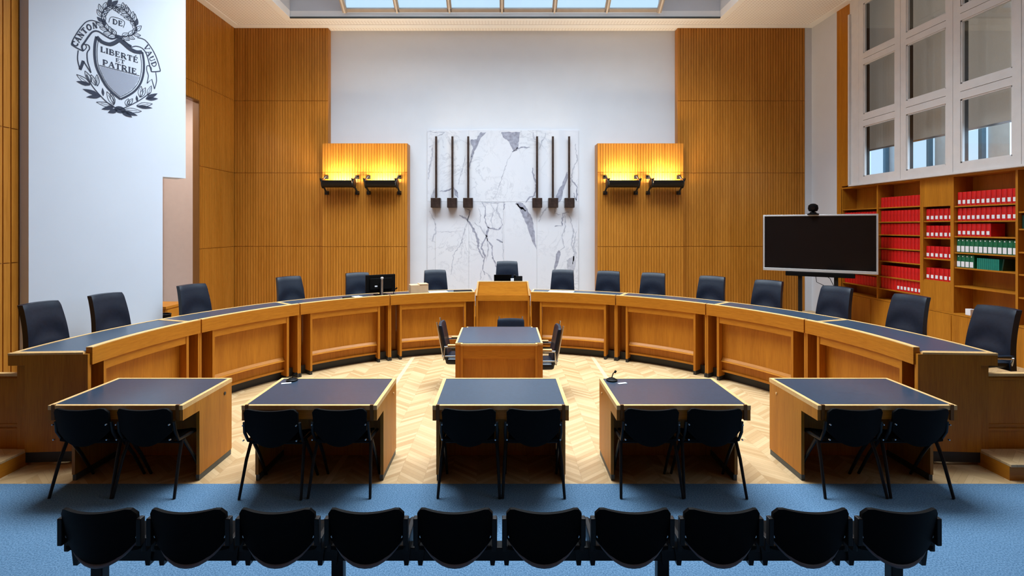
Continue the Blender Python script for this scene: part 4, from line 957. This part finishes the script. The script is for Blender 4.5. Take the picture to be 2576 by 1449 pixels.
sheet('paper_sheet', 856, 4.18, .21, .15, M_LABEL, 'white paper sheet lying on the bench before the monitor', 'paper', 0, .2)
t = sheet('notebook', 889, 4.3, .3, .2, M_BLACKP, 'black notebook with a pale page beside the monitor', 'notebook', 0, .1, .02); make('page', MB().box(.0, .13, -.09, .07, .02, .023), M_LABEL, t)
l, q = on_bench(1053, 4.36); t = thing('cardboard_box', 'light tan box standing on the bench before the marble', 'box', l, q)
make('body', MB().box(-.16, .16, -.1, .1, 0, .165), M_TAN, t, bevel=.004); make('flap', MB().box(.0, .16, -.104, .1, .165, .18), M_TAN, t, bevel=.003)
sheet('paper_stack', 1102, 4.34, .34, .24, M_BLUEPAPER, 'pale blue papers on the bench beside the tan box', 'paper', 0, 0, .02)
sheet('folder', 1165, 4.4, .34, .25, M_BLACKP, 'dark flat folder on the bench beside the lectern', 'folder', 0, 0, .016)
sheet('paper_stack', 1412, 4.34, .46, .26, M_BLUEPAPER, 'pale blue papers on the bench on the bookcase side of the lectern', 'paper', 0, 0, .02)
t = thing('laptop', 'open black laptop on top of the raised lectern', 'laptop', (.0, CY + R0 + .33, 1.205))
make('keyboard_base', MB().box(-.165, .165, -.02, .22, 0, .016), M_BLACKP, t, bevel=.003); make('lid', MB().hexa([(-.165, -.035, .014), (.165, -.035, .014), (.165, -.02, .014), (-.165, -.02, .014), (-.165, -.085, .20), (.165, -.085, .20), (.165, -.075, .20), (-.165, -.075, .20)]), M_BLACKP, t)
t = thing('desk_phone', 'small black device on the lectern beside the laptop', 'phone', (.285, CY + R0 + .32, 1.205)); make('body', MB().hexa([(-.08, -.07, 0), (.08, -.07, 0), (.08, .08, 0), (-.08, .08, 0), (-.08, -.03, .17), (.08, -.03, .17), (.08, .0, .17), (-.08, .0, .17)]), M_BLACKP, t, bevel=.004); make('handset', MB().box(-.085, -.045, -.05, .05, .165, .19), M_BLACKP, t, bevel=.008)
o = make('note_card', MB().box(-.03, .03, -.02, .02, 0, .13), M_LABEL, loc=(.175, CY + R0 + .25, 1.205)); tag(o, 'small white card between laptop and device on the lectern', 'card')
def desk_mic(x, y, tip, label):
    t = thing('desk_microphone', label, 'microphone', (x, y, .765)); make('base', MB().lathe([(.052, 0), (.052, .012), (.03, .026), (.012, .03)], n=22), M_BLACKP, t, smooth=True); make('ring', MB().tube([(.05 * cos(2 * pi * k / 20), .05 * sin(2 * pi * k / 20), .008) for k in range(21)], .007, 8), M_BLACKM, t, smooth=True)
    make('gooseneck', MB().tube([(0, 0, .028), (tip[0] * .5, tip[1] * .5, .028 + tip[2] * .6), tip], .005, 8), M_BLACKP, t, smooth=True); make('capsule', MB().tube([tip, (tip[0] * 1.3, tip[1] * 1.3, tip[2] + .012)], .011, 10), M_BLACKP, t, smooth=True)
desk_mic(-2.10, 5.11, (.02, .04, .05), 'black gooseneck microphone on the front desk second from the crest wall')
desk_mic(1.085, 5.11, (.04, .04, .07), 'black gooseneck microphone on the front desk second from the bookcase wall')
for x, lb in ((-2.12, 'small white card lying by the microphone on the crest-side desk'), (1.17, 'small white card lying by the microphone on the bookcase-side desk')):
    o = make('note_card', MB().box(-.045, .045, -.018, .018, 0, .003), M_LABEL, loc=(x, 5.02, .765)); o.rotation_euler = (0, 0, .3); tag(o, lb, 'card')
# low cabinet and bin by the passage
t = thing('side_cabinet', 'low oak cabinet by the passage opening behind the white pier', 'cabinet', (-5.97, 9.0, ZP))
make('body', MB().box(-.23, .25, -.3, .3, 0, .55), M_WV, t); make('top', MB().box(-.235, .265, -.315, .315, .55, .59), M_WH, t); make('door', MB().box(.25, .262, -.28, .28, .03, .53), M_WV, t)
t = thing('waste_bin', 'black waste bin beside the low cabinet near the white pier', 'bin', (-5.62, 8.50, ZP)); make('body', MB().lathe([(.085, 0), (.105, .50), (.098, .50), (.08, .02)], n=20), M_BLACKP, t, smooth=True); make('rim', MB().tube([(.103 * cos(2 * pi * k / 20), .103 * sin(2 * pi * k / 20), .50) for k in range(21)], .008, 8), M_BLACKM, t, smooth=True)
